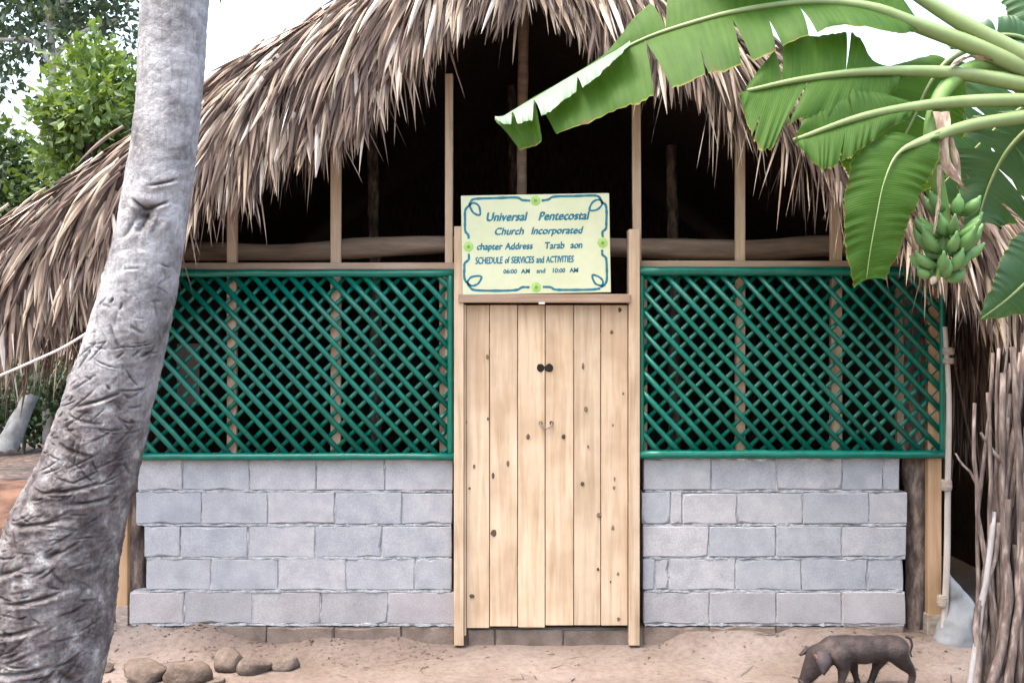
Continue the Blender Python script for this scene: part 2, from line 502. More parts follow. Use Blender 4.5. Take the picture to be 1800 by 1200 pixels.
# ground
m, nt, b, out = nmat('dirt')
v = coords(nt, rnd=False)
n = noise_tex(nt, v, 1.1, 6, 0.62)
r = ramp(nt, [(0.3, (0.128, 0.096, 0.079)), (0.5, (0.175, 0.138, 0.119)), (0.7, (0.225, 0.187, 0.168))]); nt.links.new(n.outputs['Fac'], r.inputs[0])
n2 = noise_tex(nt, v, 26, 5, 0.7)
r2 = ramp(nt, [(0.3, (0.72, 0.7, 0.68)), (0.55, (1, 1, 1)), (0.75, (1.1, 1.1, 1.1))]); nt.links.new(n2.outputs['Fac'], r2.inputs[0])
col = mixc(nt, 1.0, r.outputs[0], r2.outputs[0], 'MULTIPLY')
at = nt.nodes.new("ShaderNodeAttribute"); at.attribute_name = 'red'
nr = noise_tex(nt, v, 2.2, 5)
rr = ramp(nt, [(0.38, (0.05, 0.028, 0.021)), (0.62, (0.135, 0.078, 0.054))]); nt.links.new(nr.outputs['Fac'], rr.inputs[0])
col = mixc(nt, at.outputs['Fac'], col, rr.outputs[0])
at2 = nt.nodes.new("ShaderNodeAttribute"); at2.attribute_name = 'litter'
n7 = noise_tex(nt, v, 9, 6, 0.75)
r7 = ramp(nt, [(0.35, (0.035, 0.028, 0.024)), (0.55, (0.11, 0.085, 0.075)), (0.7, (0.22, 0.18, 0.165))]); nt.links.new(n7.outputs['Fac'], r7.inputs[0])
col = mixc(nt, at2.outputs['Fac'], col, r7.outputs[0])
nt.links.new(col, b.inputs['Base Color'])
b.inputs['Roughness'].default_value = 0.95
b.inputs['Specular IOR Level'].default_value = 0.1
n3 = noise_tex(nt, v, 7, 5, 0.7)
bn = bump(nt, b, n3.outputs['Fac'], 0.4, 0.03)
n6 = noise_tex(nt, v, 60, 5, 0.75)
bump(nt, b, n6.outputs['Fac'], 0.7, 0.008, bn)
M['dirt'] = m

# coconut trunk
m, nt, b, out = nmat('coconut_bark')
tc = nt.nodes.new("ShaderNodeTexCoord")
v = coords(nt, (1, 1, 1), rnd=False)
n = noise_tex(nt, v, 6, 7, 0.68)
r = ramp(nt, [(0.30, (0.09, 0.088, 0.09)), (0.44, (0.23, 0.228, 0.238)), (0.62, (0.41, 0.415, 0.435))]); nt.links.new(n.outputs['Fac'], r.inputs[0])
rlow = ramp(nt, [(0.32, (0.045, 0.038, 0.040)), (0.46, (0.115, 0.101, 0.104)), (0.58, (0.205, 0.192, 0.195)), (0.69, (0.40, 0.41, 0.41))])
nl = noise_tex(nt, v, 10, 7, 0.7); nt.links.new(nl.outputs['Fac'], rlow.inputs[0])
at = nt.nodes.new("ShaderNodeAttribute"); at.attribute_name = 'low'
col = mixc(nt, at.outputs['Fac'], r.outputs[0], rlow.outputs[0])
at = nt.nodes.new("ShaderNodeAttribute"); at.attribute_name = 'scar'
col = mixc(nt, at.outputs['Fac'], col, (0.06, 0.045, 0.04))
vs = coords(nt, (5, 5, 0.7), rnd=False)
n8 = noise_tex(nt, vs, 14, 5, 0.7)
r8 = ramp(nt, [(0.3, (0.66, 0.64, 0.64)), (0.5, (1, 1, 1))]); nt.links.new(n8.outputs['Fac'], r8.inputs[0])
col = mixc(nt, 1.0, col, r8.outputs[0], 'MULTIPLY')
nt.links.new(col, b.inputs['Base Color'])
b.inputs['Roughness'].default_value = 0.9
b.inputs['Specular IOR Level'].default_value = 0.15
bn = bump(nt, b, n8.outputs['Fac'], 0.5, 0.01)
n9 = noise_tex(nt, v, 45, 6, 0.75)
bump(nt, b, n9.outputs['Fac'], 0.9, 0.016, bn)
M['coco'] = m

# ------------------------------------------------------------------ ground
def gz(x, y):
    x = np.asarray(x, float); y = np.asarray(y, float)
    z = 0.010 * fbm(x * 1.3, y * 1.3, 0.5, 3) + 0.004 * fbm(x * 7, y * 7, 2.5, 2)
    z = z + 0.055 * sstep(-0.45, -0.05, y) * sstep(-1.0, -2.2, x) * sstep(1.5, 0.5, y)       # soil bank at the wall
    z = z + 0.02 * sstep(-0.5, -0.05, y) * sstep(1.0, 1.6, x) * sstep(1.5, 0.5, y)
    z = z + np.clip(0.05 * fbm(x * 2.6, y * 2.6, 17.0, 4) + 0.032, 0, 0.075) * sstep(-0.30, -0.03, y) * (sstep(-0.45, -0.7, x) + sstep(0.85, 1.1, x)) * sstep(1.5, 0.5, y)
    z = z + 0.022 * fbm(x * 6, y * 6, 4.2, 4) * sstep(-0.75, -0.2, y) * sstep(1.2, 0.4, y) * (0.25 + sstep(-0.5, -1.0, x) + 0.5 * sstep(0.9, 1.3, x))
    z = z - 0.012 * np.exp(-((x - 0.15) / 0.6)**2 - ((y + 0.6) / 0.6)**2)
    z = z + 0.24 * sstep(3.0, 5.2, y) * sstep(-3.2, -4.2, x)                                 # red bank behind
    z = z + 0.06 * fbm(x * 0.8, y * 0.8, 7.7, 4) * sstep(2.5, 5, y) * sstep(-3.2, -4, x)
    r = np.hypot(x, y)
    z = z + 7.0 * sstep(22, 75, r) + 0.35 * fbm(x * 0.12, y * 0.12, 3.3, 3) * sstep(10, 30, r)
    return z


def axis(lo, hi, c, n, k):
    t = np.linspace(-1, 1, n)
    s = np.sinh(k * t) / math.sinh(k)
    return c + np.where(s < 0, s * (c - lo), s * (hi - c))


gx = axis(-130, 130, 0.0, 330, 5.2)
gy = axis(-60, 160, -0.2, 330, 5.4)
GX, GY = np.meshgrid(gx, gy)
GZ = gz(GX, GY)
nx = len(gx)
V = np.stack([GX.ravel(), GY.ravel(), GZ.ravel()], 1)
ii = (np.arange(len(gy) - 1)[:, None] * nx + np.arange(nx - 1)[None]).ravel()
Fc = np.stack([ii, ii + 1, ii + 1 + nx, ii + nx], 1)
redm = sstep(2.0, 3.6, GY) * sstep(-3.0, -3.8, GX) * (1 - sstep(6.5, 8.0, GY))
litm = sstep(5.4, 6.6, GY + 0.8 * fbm(GX, GY, 1.0, 3)) * sstep(-2.5, -3.5, GX) + sstep(20, 30, np.hypot(GX, GY))
g = make('ground', V, Fc, M['dirt'], smooth=True, origin=(0, 0, 0), attrs={'red': np.clip(redm, 0, 1).ravel(), 'litter': np.clip(litm, 0, 1).ravel()})
tag(g, 'bare reddish brown dirt ground in front of the church', 'ground', kind='structure')

# ------------------------------------------------------------------ church
church = empty('church_building', (0.12, 2.5, 0.0))
tag(church, 'thatched church with grey block walls, green lattice and plank door', 'church')

# --- block walls
ROWZ = [(805, 860), (865, 919), (924, 977), (981, 1035), (1039, 1094)]
LEFT = [[243, 322, 440, 557, 677, 797], [240, 356, 472, 590, 707, 796], [255, 319, 437, 555, 672, 795], [258, 372, 490, 609, 729, 795], [229, 326, 445, 564, 683, 802]]
RIGHT = [[1130, 1249, 1364, 1479, 1550, 1580], [1127, 1178, 1198, 1294, 1410, 1526, 1594], [1129, 1245, 1362, 1478, 1592], [1129, 1151, 1175, 1292, 1408, 1523, 1587], [1130, 1246, 1363, 1478, 1590]]


def bead(p0, p1, r0, seed, parent_geo):
    n = max(6, int(np.linalg.norm(np.array(p1) - np.array(p0)) / 0.012))
    t = np.linspace(0, 1, n)[:, None]
    p = np.array(p0) * (1 - t) + np.array(p1) * t
    u = np.linspace(0, n * 0.012 * 22, n)
    p[:, 2] += 0.004 * vnoise(u, seed, 0.3); p[:, 1] += 0.004 * vnoise(u * 0.7, seed, 7.3)
    rr = r0 * (0.72 + 0.5 * vnoise(u * 1.1, seed, 3.1) + 0.35 * vnoise(u * 3.3, seed, 8.1))
    rr = np.maximum(rr, 0.002)
    V, Fc = tube(p, rr, 5)
    parent_geo.add(V, Fc)


def chipped_block(x0, x1, y0, y1, z0, z1, mat, parent, chip=1.0):
    """hollow block with worn, uneven arrises"""
    nh = 5 if x1 - x0 > 0.12 else 3
    per = [(x0 + (x1 - x0) * i / nh, z0) for i in range(nh)] + [(x1, z0 + (z1 - z0) * i / 3) for i in range(3)] \
        + [(x1 - (x1 - x0) * i / nh, z1) for i in range(nh)] + [(x0, z1 - (z1 - z0) * i / 3) for i in range(3)]
    n = len(per); cx, cz = (x0 + x1) / 2, (z0 + z1) / 2
    V = []
    f1, f2, f3 = [], [], []
    for i, (px_, pz_) in enumerate(per):
        sx = 1 if px_ > cx else -1; sz = 1 if pz_ > cz else -1
        c_ = 0.003 + 0.005 * R.random()**2 + (0.014 * R.random() if R.random() < 0.13 * chip else 0)
        ix = c_ if px_ in (x0, x1) else 0; iz = c_ if pz_ in (z0, z1) else 0
        jx, jz = R.uniform(-0.0015, 0.0015), R.uniform(-0.0022, 0.0022)
        f1.append((px_ - sx * ix + jx, y0 + R.uniform(-0.0006, 0.0006), pz_ - sz * iz + jz))
        f2.append((px_ + jx, y0 + c_ * 0.9, pz_ + jz)); f3.append((px_, y1, pz_))
    V = f1 + f2 + f3
    Fc = [tuple(range(n)), tuple(2 * n + i for i in range(n))]
    for k in (0, n):
        Fc += [(k + i, k + (i + 1) % n, k + n + (i + 1) % n, k + n + i) for i in range(n)]
    return make('block', V, Fc, mat, parent, recalc=True)


def block_wall(rows, seed):
    mg = Geo()
    xs = [min(r[0] for r in rows), max(r[-1] for r in rows)]
    for k, (row, (za, zb)) in enumerate(zip(rows, ROWZ)):
        V, Fc = box(X(row[0] + 5), X(row[-1] - 5), 0.0, 0.10, Z(zb) - 0.012, Z(za) + 0.0, 0.002)
        mg.add(V, Fc)
        bead((X(row[0]) + 0.01, -0.010, Z(zb) - 0.007), (X(row[-1]) - 0.01, -0.010, Z(zb) - 0.007), 0.0105, seed + k, mg)
        bead((X(row[0]) + 0.02, -0.013, Z(zb) - 0.011), (X(row[-1]) - 0.02, -0.013, Z(zb) - 0.011), 0.007, seed + k + 50, mg)
        for j in range(1, len(row) - 1):
            bead((X(row[j]), -0.008, Z(zb)), (X(row[j]), -0.008, Z(za)), 0.0075, seed + 30 + k * 7 + j, mg)
    w = mg.build('block_wall', M['mortar'], church, recalc=True)
    for k, (row, (za, zb)) in enumerate(zip(rows, ROWZ)):
        for j in range(len(row) - 1):
            y = -0.019 + R.uniform(-0.004, 0.004)
            chipped_block(X(row[j]) + 0.003, X(row[j + 1]) - 0.003, y, y + 0.13, Z(zb) + R.uniform(-0.002, 0.002), Z(za) + R.uniform(-0.004, 0.002), M['blockdusty' if k == 4 else 'block'], w)
    return w


wl_ = block_wall(LEFT, 1)
wr_ = block_wall(RIGHT, 100)
# buried bottom course, stained with soil
fo = make('foundation', *box(X(236), X(1588), 0.0, 0.14, -0.12, Z(1103), 0.01), M['dirtyblock'], church, recalc=True)
for row, za, zb in (([235, 352, 470, 588, 705, 800], 1098, 1150), ([822, 870, 990, 1108], 1104, 1150), ([1130, 1246, 1363, 1480, 1588], 1098, 1150)):
    for j in range(len(row) - 1):
        y = -0.02 + R.uniform(-0.006, 0.006)
        chipped_block(X(row[j]) + 0.003, X(row[j + 1]) - 0.003, y, y + 0.13, Z(zb), Z(za) + R.uniform(-0.01, 0.0), M['dirtyblock'], fo, 3.0)


# --- lattice panels
def lattice(x0, x1, zt0, zt1, zb0, zb1, leftstile, seed):
    """x0,x1 photo px; zt rail rows; zb rail rows"""
    gx0, gx1 = X(x0), X(x1)
    top0, top1, bot0, bot1 = Z(zt1), Z(zt0), Z(zb1), Z(zb0)
    fr = Geo()
    def rail(p0, p1, r):
        n = 14
        t = np.linspace(0, 1, n)[:, None]
        p = np.array(p0) * (1 - t) + np.array(p1) * t
        p[:, 2] += 0.0015 * NR.randn(n)
        fr.add(*tube(p, r * (1 + 0.05 * NR.randn(n)), 8))
    rail((gx0, -0.052, (top0 + top1) / 2), (gx1, -0.052, (top0 + top1) / 2), (top1 - top0) / 2)
    rail((gx0 - 0.01, -0.055, (bot0 + bot1) / 2), (gx1 + 0.012, -0.055, (bot0 + bot1) / 2), (bot1 - bot0) / 2 + 0.003)
    rail((gx1 - 0.019, -0.05, bot0), (gx1 - 0.019, -0.05, top1), 0.018)
    if leftstile:
        rail((gx0 + 0.017, -0.05, bot0), (gx0 + 0.017, -0.05, top1), 0.016)
    pan = fr.build('lattice_panel', M['green'], church, smooth=True, recalc=True)
    za, zb = bot1 - 0.01, top0 + 0.01
    xa, xb = gx0 + 0.01, gx1 - 0.02
    sp = 32.6 * CAMD / F
    for slope, rad, yy in ((-1.08, 0.0168, -0.038), (0.97, 0.013, -0.010)):
        n = int((xb - xa) / sp) + 14
        for k in range(-12, n):
            xt = xa + (k + 0.35 + R.uniform(-0.05, 0.05)) * sp   # x where the line meets the top
            sl = slope * (1 + R.uniform(-0.015, 0.015))
            pts = []
            z_at = lambda x: zb + sl * (x - xt)
            x_at = lambda z: xt + (z - zb) / sl
            cand = [(xa, z_at(xa)), (xb, z_at(xb)), (x_at(za), za), (x_at(zb), zb)]
            cand = [(a, c) for a, c in cand if xa - 1e-6 <= a <= xb + 1e-6 and za - 1e-6 <= c <= zb + 1e-6]
            if slope > 0:
                pass
            if len(cand) < 2: continue
            cand.sort()
            (ax, az), (bx_, bz) = cand[0], cand[-1]
            if math.hypot(bx_ - ax, bz - az) < 0.05: continue
            t = np.linspace(0, 1, 4)
            p = np.stack([ax + (bx_ - ax) * t, np.full(4, yy), az + (bz - az) * t], 1)
            p[1:3] += NR.randn(2, 3) * 0.002
            V, Fc = tube(p, rad * R.uniform(0.92, 1.08), 8, squash=0.85)
            make('slat', V, Fc, M['green'], pan, smooth=True)
    return pan


lattice(236, 798, 475, 488, 795, 806, False, 3)
lattice(1121, 1656, 470, 486, 790, 803, True, 5)

# --- timber frame
def stud(px0, px1, py0, py1, y0=0.015, y1=0.06, mat='framewood', name='stud', tilt=0):
    V, Fc = box(X(px0), X(px1), y0, y1, Z(py1), Z(py0), 0.003, 0.0015)
    if tilt:
        V[:, 0] += (V[:, 2] - V[:, 2].min()) * tilt
    return make(name, V, Fc, M[mat], church, recalc=True)


stud(397, 414, 200, 803); stud(580, 598, 120, 803); stud(772, 783, 480, 803, 0.02, 0.05)
stud(782, 796, 130, 803, -0.005, 0.045, tilt=-0.0)
stud(1114, 1129, 40, 803, -0.005, 0.045, tilt=-0.004); stud(1295, 1311, 150, 803); stud(1463, 1482, 230, 803)
stud(1131, 1139, 486, 803, 0.02, 0.05)
stud(1588, 1604, 480, 803, 0.10, 0.15)
stud(240, 800, 462, 474, -0.02, 0.06, 'plate', 'top_plate'); stud(1120, 1642, 459, 470, -0.02, 0.06, 'plate', 'top_plate')
stud(300, 798, 797, 805, -0.01, 0.07, 'plate', 'sill_plate'); stud(1122, 1640, 794, 803, -0.01, 0.07, 'plate', 'sill_plate')
stud(1630, 1653, 480, 1100, -0.02, 0.04, 'yellowwood', 'corner_post')
bxo('post_foot', X(1628), X(1654), -0.022, 0.05, Z(1133), Z(1078), M['bind'], church)
stud(203, 222, 560, 1078, 0.02, 0.07, 'yellowwood', 'corner_post')
bxo('post_foot', X(202), X(223), 0.015, 0.075, Z(1140), Z(1066), M['bind'], church)


def logpost(name, pts, rads, mat, n=16, amp=0.2, seed=1, squash=None):
    p = spline(pts, 40); r = np.interp(np.linspace(0, 1, 40), np.linspace(0, 1, len(rads)), rads)
    V, Fc = tube(p, r, n, squash=squash)
    c = np.repeat(p, n, 0)
    dv = V - c
    k = 1 + amp * fbm(V[:, 0] * 26, V[:, 1] * 26, V[:, 2] * 11 + seed, 4)
    return make(name, c + dv * k[:, None], Fc, M[mat], church, smooth=True)


D2 = 6.52
logpost('corner_log', [P(1600, 440, D2), P(1606, 700, D2), P(1612, 820, D2), P(1610, 900, D2), P(1611, 1000, D2), P(1602, 1140, D2)], [0.06, 0.07, 0.088, 0.074, 0.06, 0.058], 'log', seed=3)
logpost('corner_log', [P(228, 440, D2), P(232, 700, D2), P(236, 900, D2), P(242, 1000, D2), P(240, 1140, D2)], [0.06, 0.06, 0.055, 0.05, 0.055], 'log', seed=8)
DB = 6.75
logpost('log_beam', [P(120, 446, DB), P(330, 441, DB), P(500, 444, DB), P(620, 437, DB), P(790, 430, DB), P(1000, 433, DB), P(1200, 438, DB), P(1330, 440, DB), P(1460, 432, DB), P(1700, 436, DB)],
        [0.05, 0.062, 0.05, 0.068, 0.055, 0.055, 0.07, 0.066, 0.07, 0.07], 'beamlog', amp=0.07, seed=4)
DP = 6.95
logpost('king_post', [P(918, 432, DP), P(917, 300, DP), P(919, 150, DP), P(922, -80, DP), P(922, -230, DP)], [0.032, 0.033, 0.034, 0.036, 0.036], 'beamlog', amp=0.08, seed=9)
# inner structure in the dark: tie poles and rafters
for xx, yy in ((-1.1, 1.9), (1.25, 1.9), (0.0, 3.4)):
    logpost('roof_pole', [(xx, yy, 0.0), (xx + 0.03, yy, 1.5), (xx, yy, 4.2 - 0.665 * abs(xx))], [0.05, 0.05, 0.04], 'log', seed=xx)

# --- door frame and door
jl = empty('door', (X(958), -0.05, 0.0), church)
stud(799, 816, 400, 1127, -0.085, 0.03, 'framewood', 'door_jamb')
bxo('door_stop', X(816.5), X(820), -0.06, 0.02, Z(1112), Z(536), M['doorwood'], church, b=0.002)
V, Fc = box(X(1103), X(1122), -0.085, 0.03, Z(1127), Z(405), 0.003, 0.0015)
make('door_jamb', V, Fc, M['framewood'], church, recalc=True)
bxo('lintel', X(807), X(1105), -0.105, -0.02, Z(533), Z(518), M['plate'], church, b=0.003, jit=0.001)
edges = [820, 861, 910, 958, 1008, 1055, 1102.5]
for k in range(6):
    yo = -0.045 + R.uniform(-0.003, 0.003)
    bxo('plank', X(edges[k]) + 0.0022, X(edges[k + 1]) - 0.0022, yo, yo + 0.025, Z(1100 - k * 1.3 + R.uniform(-2, 2)), Z(536.5), M['doorwood'], jl, b=0.0025, jit=0.0006)
for py in (600, 1010):
    bxo('batten', X(826), X(1098), -0.014, 0.012, Z(py + 15), Z(py - 15), M['framewood'], jl)


def disc(cx, cz, rx, rz, y, n=10, th=0.002, seed=0):
    V = [(cx, y - th, cz)]
    for j in range(n):
        a = 2 * PI * j / n
        q = 1 + 0.22 * math.sin(3 * a + seed) + 0.12 * math.sin(5 * a + 2 * seed)
        V.append((cx + rx * q * math.cos(a), y - th * 0.6, cz + rz * q * math.sin(a)))
    for j in range(n):
        a = 2 * PI * j / n
        q = 1.15
        V.append((cx + rx * q * math.cos(a), y + 0.004, cz + rz * q * math.sin(a)))
    Fc = [(0, 1 + (j + 1) % n, 1 + j) for j in range(n)] + [(1 + j, 1 + (j + 1) % n, 1 + n + (j + 1) % n, 1 + n + j) for j in range(n)]
    return np.array(V), Fc


KN = [(857, 627, 3, 5), (1088, 545, 4, 5), (1074, 584, 4, 4), (1024, 643, 2.5, 6), (1029, 718, 3.5, 5), (1094, 691, 2.5, 3), (928, 766, 4, 5), (990, 766, 4, 4.5),
      (819, 741, 3, 4), (858, 735, 2, 3), (1076, 746, 2, 3), (893, 813, 3, 6), (867, 834, 3, 6), (834, 818, 2.5, 4), (1023, 848, 4, 4), (1078, 855, 3, 4),
      (1052, 903, 5, 4.5), (1076, 925, 3.5, 5), (868, 934, 6, 7), (830, 1044, 5, 4), (1050, 997, 2.5, 3), (1085, 1005, 3, 3.5), (1072, 1019, 2, 2.5), (1086, 1084, 4, 4), (826, 856, 2.5, 2.5), (1033, 783, 2, 3), (1079, 840, 2, 5)]
for i, (kx, ky, rx, rz) in enumerate(KN):
    V, Fc = disc(X(kx), Z(ky), rx * 0.0026, rz * 0.0029, -0.0485, seed=i * 1.7)
    make('knot', V, Fc, M['knot'], jl, recalc=True)
for hx in (950, 965):
    V, Fc = disc(X(hx), Z(646), 0.021, 0.022, -0.0488, n=12, seed=hx)
    make('chain_hole', V, Fc, M['hole'], jl, recalc=True)
# ring pull at the door's middle
a = np.linspace(-0.1, PI + 0.1, 14)
pts = np.stack([X(959.5) - 0.036 * np.cos(a), np.full(14, -0.056), Z(742) - 0.032 * np.sin(a)], 1)
make('ring_pull', *tube(pts, 0.0045, 6), M['bind'], jl, smooth=True)
for hx in (950, 969):
    V, Fc = disc(X(hx), Z(742), 0.011, 0.011, -0.0488, n=10, seed=hx)
    make('chain_hole', V, Fc, M['knot'], jl, recalc=True)
bxo('hasp', X(946), X(957), -0.112, -0.1, Z(536), Z(532), M['steel'], church, b=0.002)

# --- interior (dark): boarded back and side walls
def board_wall(p0, p1, h0, h1, n):
    p0, p1 = np.array(p0), np.array(p1)
    c = (p0 + p1) / 2
    d = p1 - p0; L = np.linalg.norm(d); d /= L; nrm = np.array([-d[1], d[0]])
    def wbox(a, b, t0, t1, z0, z1):
        V, Fc = box(a, b, t0, t1, z0, z1, 0.003)
        W = np.zeros_like(V)
        W[:, 0] = p0[0] + d[0] * V[:, 0] + nrm[0] * V[:, 1]
        W[:, 1] = p0[1] + d[1] * V[:, 0] + nrm[1] * V[:, 1]
        W[:, 2] = V[:, 2]
        return W, Fc
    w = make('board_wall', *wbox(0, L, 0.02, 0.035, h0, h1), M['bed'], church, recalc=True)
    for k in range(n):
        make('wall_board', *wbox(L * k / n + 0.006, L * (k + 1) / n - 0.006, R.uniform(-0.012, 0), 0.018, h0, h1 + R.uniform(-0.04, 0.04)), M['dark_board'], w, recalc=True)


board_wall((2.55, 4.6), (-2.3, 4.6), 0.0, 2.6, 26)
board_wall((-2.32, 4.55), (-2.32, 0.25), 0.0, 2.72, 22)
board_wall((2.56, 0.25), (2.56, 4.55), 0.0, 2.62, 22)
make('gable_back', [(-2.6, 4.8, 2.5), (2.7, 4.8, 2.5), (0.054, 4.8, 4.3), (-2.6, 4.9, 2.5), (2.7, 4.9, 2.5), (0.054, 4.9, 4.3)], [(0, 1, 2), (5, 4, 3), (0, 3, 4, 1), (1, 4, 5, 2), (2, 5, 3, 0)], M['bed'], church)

# --- roof
X0, ZR, SL = 0.054, 4.42, 0.665
A_MAX = 3.45
YF, YB = -0.48, 5.4
roofg = Geo()
for s in (-1, 1):
    a0, a1 = 0.0, A_MAX
    nrm = np.array([s * SL, 0, 1]) / math.hypot(SL, 1)
    top = [(X0, ZR), (X0 + s * A_MAX, ZR - SL * A_MAX)]
    th = 0.14
    V = []
    for (xx, zz) in top:
        for y in (YF + 0.1, YB):
            V.append((xx, y, zz)); V.append((xx, y, zz - th))
    roofg.add(V, [(0, 2, 6, 4), (1, 5, 7, 3), (0, 4, 5, 1), (2, 3, 7, 6), (4, 6, 7, 5)])
def drop(a, s):
    a = np.asarray(a, float)
    if s < 0:
        return np.interp(a, [0, 0.2, 0.37, 0.6, 0.9, 1.4, 2.4, 3.5], [0.82, 0.76, 0.66, 0.78, 0.87, 0.80, 0.88, 0.95])
    return np.interp(a, [0, 0.25, 0.52, 0.7, 1.1, 2.0, 2.4, 3.5], [0.82, 0.78, 0.80, 0.72, 0.60, 0.62, 0.84, 0.92])
def ysurf(h):
    return YF + 0.10 * np.exp(-h / 0.06) + 0.09 * h
# apron bed behind the fringe, dark to paint shade into the gaps
for s in (-1, 1):
    aa = np.linspace(0, A_MAX, 60)
    hh = np.linspace(0, 1, 8)
    V = []
    for layer in (0.0, 0.05):
        for a in aa:
            for q in hh:
                h = q * max(0.1, float(drop(a, s)) - 0.30)
                V.append((X0 + s * a, float(ysurf(h)) + 0.03 + layer, ZR - SL * a - h))
    n8 = len(hh); L = len(aa) * n8
    Fc = []
    for l in (0, 1):
        for i in range(len(aa) - 1):
            for j in range(n8 - 1):
                q = l * L + i * n8 + j
                Fc.append((q, q + 1, q + n8 + 1, q + n8) if l == 0 else (q, q + n8, q + n8 + 1, q + 1))
    for i in range(len(aa) - 1):
        q = i * n8 + n8 - 1
        Fc.append((q, q + n8, L + q + n8, L + q))
    roofg.add(V, Fc)
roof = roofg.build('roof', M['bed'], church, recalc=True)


def strand(root, d, out, length, width, droop, curl, twist, nseg=6, fold=0.55):
    """a dry palm leaflet: folded strip that tapers to its tip"""
    p = np.array(root, float); d = np.array(d, float); d /= np.linalg.norm(d)
    out = np.array(out, float)
    ds = length / nseg
    V = []
    side0 = np.cross(d, out); side0 /= np.linalg.norm(side0) + 1e-9
    for i in range(nseg + 1):
        t = i / nseg
        o = np.cross(side0, d); o /= np.linalg.norm(o) + 1e-9
        if o.dot(out) < 0: o = -o
        ang = twist * t
        s = side0 * math.cos(ang) + o * math.sin(ang)
        w = width * 0.5 * (0.75 + 0.5 * t if t < 0.4 else 0.95 * (1 - ((t - 0.4) / 0.6)**1.6) + 0.03)
        V.append(p - s * w); V.append(p + o * w * fold); V.append(p + s * w)
        d = d + np.array([0, 0, -1]) * droop * ds + o * curl * ds
        d /= np.linalg.norm(d)
        side0 = side0 - d * side0.dot(d); side0 /= np.linalg.norm(side0) + 1e-9
        p = p + d * ds
    Fc = []
    for i in range(nseg):
        q = i * 3
        Fc += [(q, q + 1, q + 4, q + 3), (q + 1, q + 2, q + 5, q + 4)]
    return V, Fc


def topix(p):
    d = p[1] + CAMD
    return 900 + p[0] * F / d, 600 - (p[2] - CAMZ) * F / d


cands = []
for s in (-1, 1):
    down = np.array([s * 0.833, -0.03, -0.554])
    h = -0.02
    rows = []
    while h < 0.76:
        rows.append(h); h += 0.048
    for ri, h in enumerate(rows):
        a = -0.05
        while a < A_MAX:
            a += R.uniform(0.010, 0.030)
            hj = h + R.gauss(0, 0.035)
            dr = float(drop(a, s)) + 0.10 * float(fbm(a * 3.3, s * 4.0, 0.5, 3))
            if hj > dr - 0.22: continue
            if s > 0 and 0.9 < a < 2.2 and R.random() < 0.35: continue
            w = float(sstep(0.0, 0.42, hj)) if a > 0.35 else 0.75
            jit = np.array([R.gauss(0, 0.17) + 0.16 * float(vnoise(a * 5, h * 4, s)), R.gauss(0, 0.07) - 0.09, R.gauss(0, 0.08)])
            d = down * (1 - w) + np.array([s * 0.14, -0.02, -1.0]) * w + jit
            rem = dr - hj
            ln = min(R.uniform(0.24, 0.5), rem * R.uniform(0.8, 1.12) + 0.02)
            if R.random() < 0.05: ln *= 1.3
            wd = R.choice([R.uniform(0.009, 0.018), R.uniform(0.016, 0.030), R.uniform(0.024, 0.044)])
            yv = float(ysurf(max(hj, 0))) - 0.015 + R.gauss(0, 0.016) - 0.02 * (1 - ri / len(rows)) * 1.0
            root = (X0 + s * a, yv, ZR - SL * a - hj + (0.0 if hj > 0 else 0.0))
            lay = (1 - w) * 1.2
            cands.append((root, d, (0, -1, 0.15), ln, wd, R.uniform(0.3, 1.2) + lay, R.uniform(-0.9, 0.6), R.gauss(0, 1.1), ri))
    # stiff leaves showing above the rake edge
    for k in range(620):
        a = R.uniform(-0.05, A_MAX)
        d = down + np.array([R.gauss(0, 0.08), R.gauss(0, 0.12), R.gauss(0.02, 0.07)])
        root = (X0 + s * a, YF + R.uniform(0.02, 0.3), ZR - SL * a + R.uniform(-0.01, 0.03))
        cands.append((root, d, (s * 0.5, 0, 0.8), R.uniform(0.3, 0.55), R.uniform(0.015, 0.034), R.uniform(0.1, 0.5), R.uniform(-0.2, 0.3), R.gauss(0, 0.6), -1))
    # side eave fringe running back
    for k in range(700):
        y = YF + (YB - YF) * R.random()**1.5
        root = (X0 + s * (A_MAX - R.uniform(0, 0.35)), y, 0)
        root = (root[0], y, ZR - SL * abs(root[0] - X0) + R.uniform(-0.03, 0.03))
        d = (s * R.uniform(0.2, 0.9), R.gauss(0, 0.12), -1)
        cands.append((root, d, (s, 0, 0.3), R.uniform(0.45, 0.95), R.uniform(0.018, 0.034), R.uniform(0.5, 1.5), R.uniform(-0.4, 0.4), R.gauss(0, 0.9), -1))
    # loose, nearly bare strands below the fringe
    for k in range(190):
        a = R.uniform(0.4, A_MAX) if (s < 0 or k < 90) else R.choice([R.gauss(1.15, 0.10), R.gauss(1.58, 0.10), R.gauss(1.9, 0.1)])
        dr = float(drop(a, s))
        root = (X0 + s * a, float(ysurf(dr - 0.3)) + R.uniform(-0.02, 0.05), ZR - SL * a - dr + R.uniform(0.2, 0.35))
        cands.append((root, (R.gauss(0, 0.22), R.gauss(0, 0.1), -1), (0, -1, 0.1), R.uniform(0.25, 0.46) + (0.14 if s > 0 and k >= 90 else 0), R.uniform(0.006, 0.014), 0.4, R.uniform(-0.5, 0.5), R.gauss(0, 1.2), 20))


def score(c):
    x, y = topix(np.array(c[0]) + np.array(c[1]) * c[3] * 0.5)
    if not (10 < x < 1780 and 10 < y < 640) or c[-1] < 0: return -1
    if 200 < x < 350: return -1
    if 1130 < x < 1700 and y < 330: return -1
    return c[3] * c[4] + 0.0007 * (14 - c[-1])


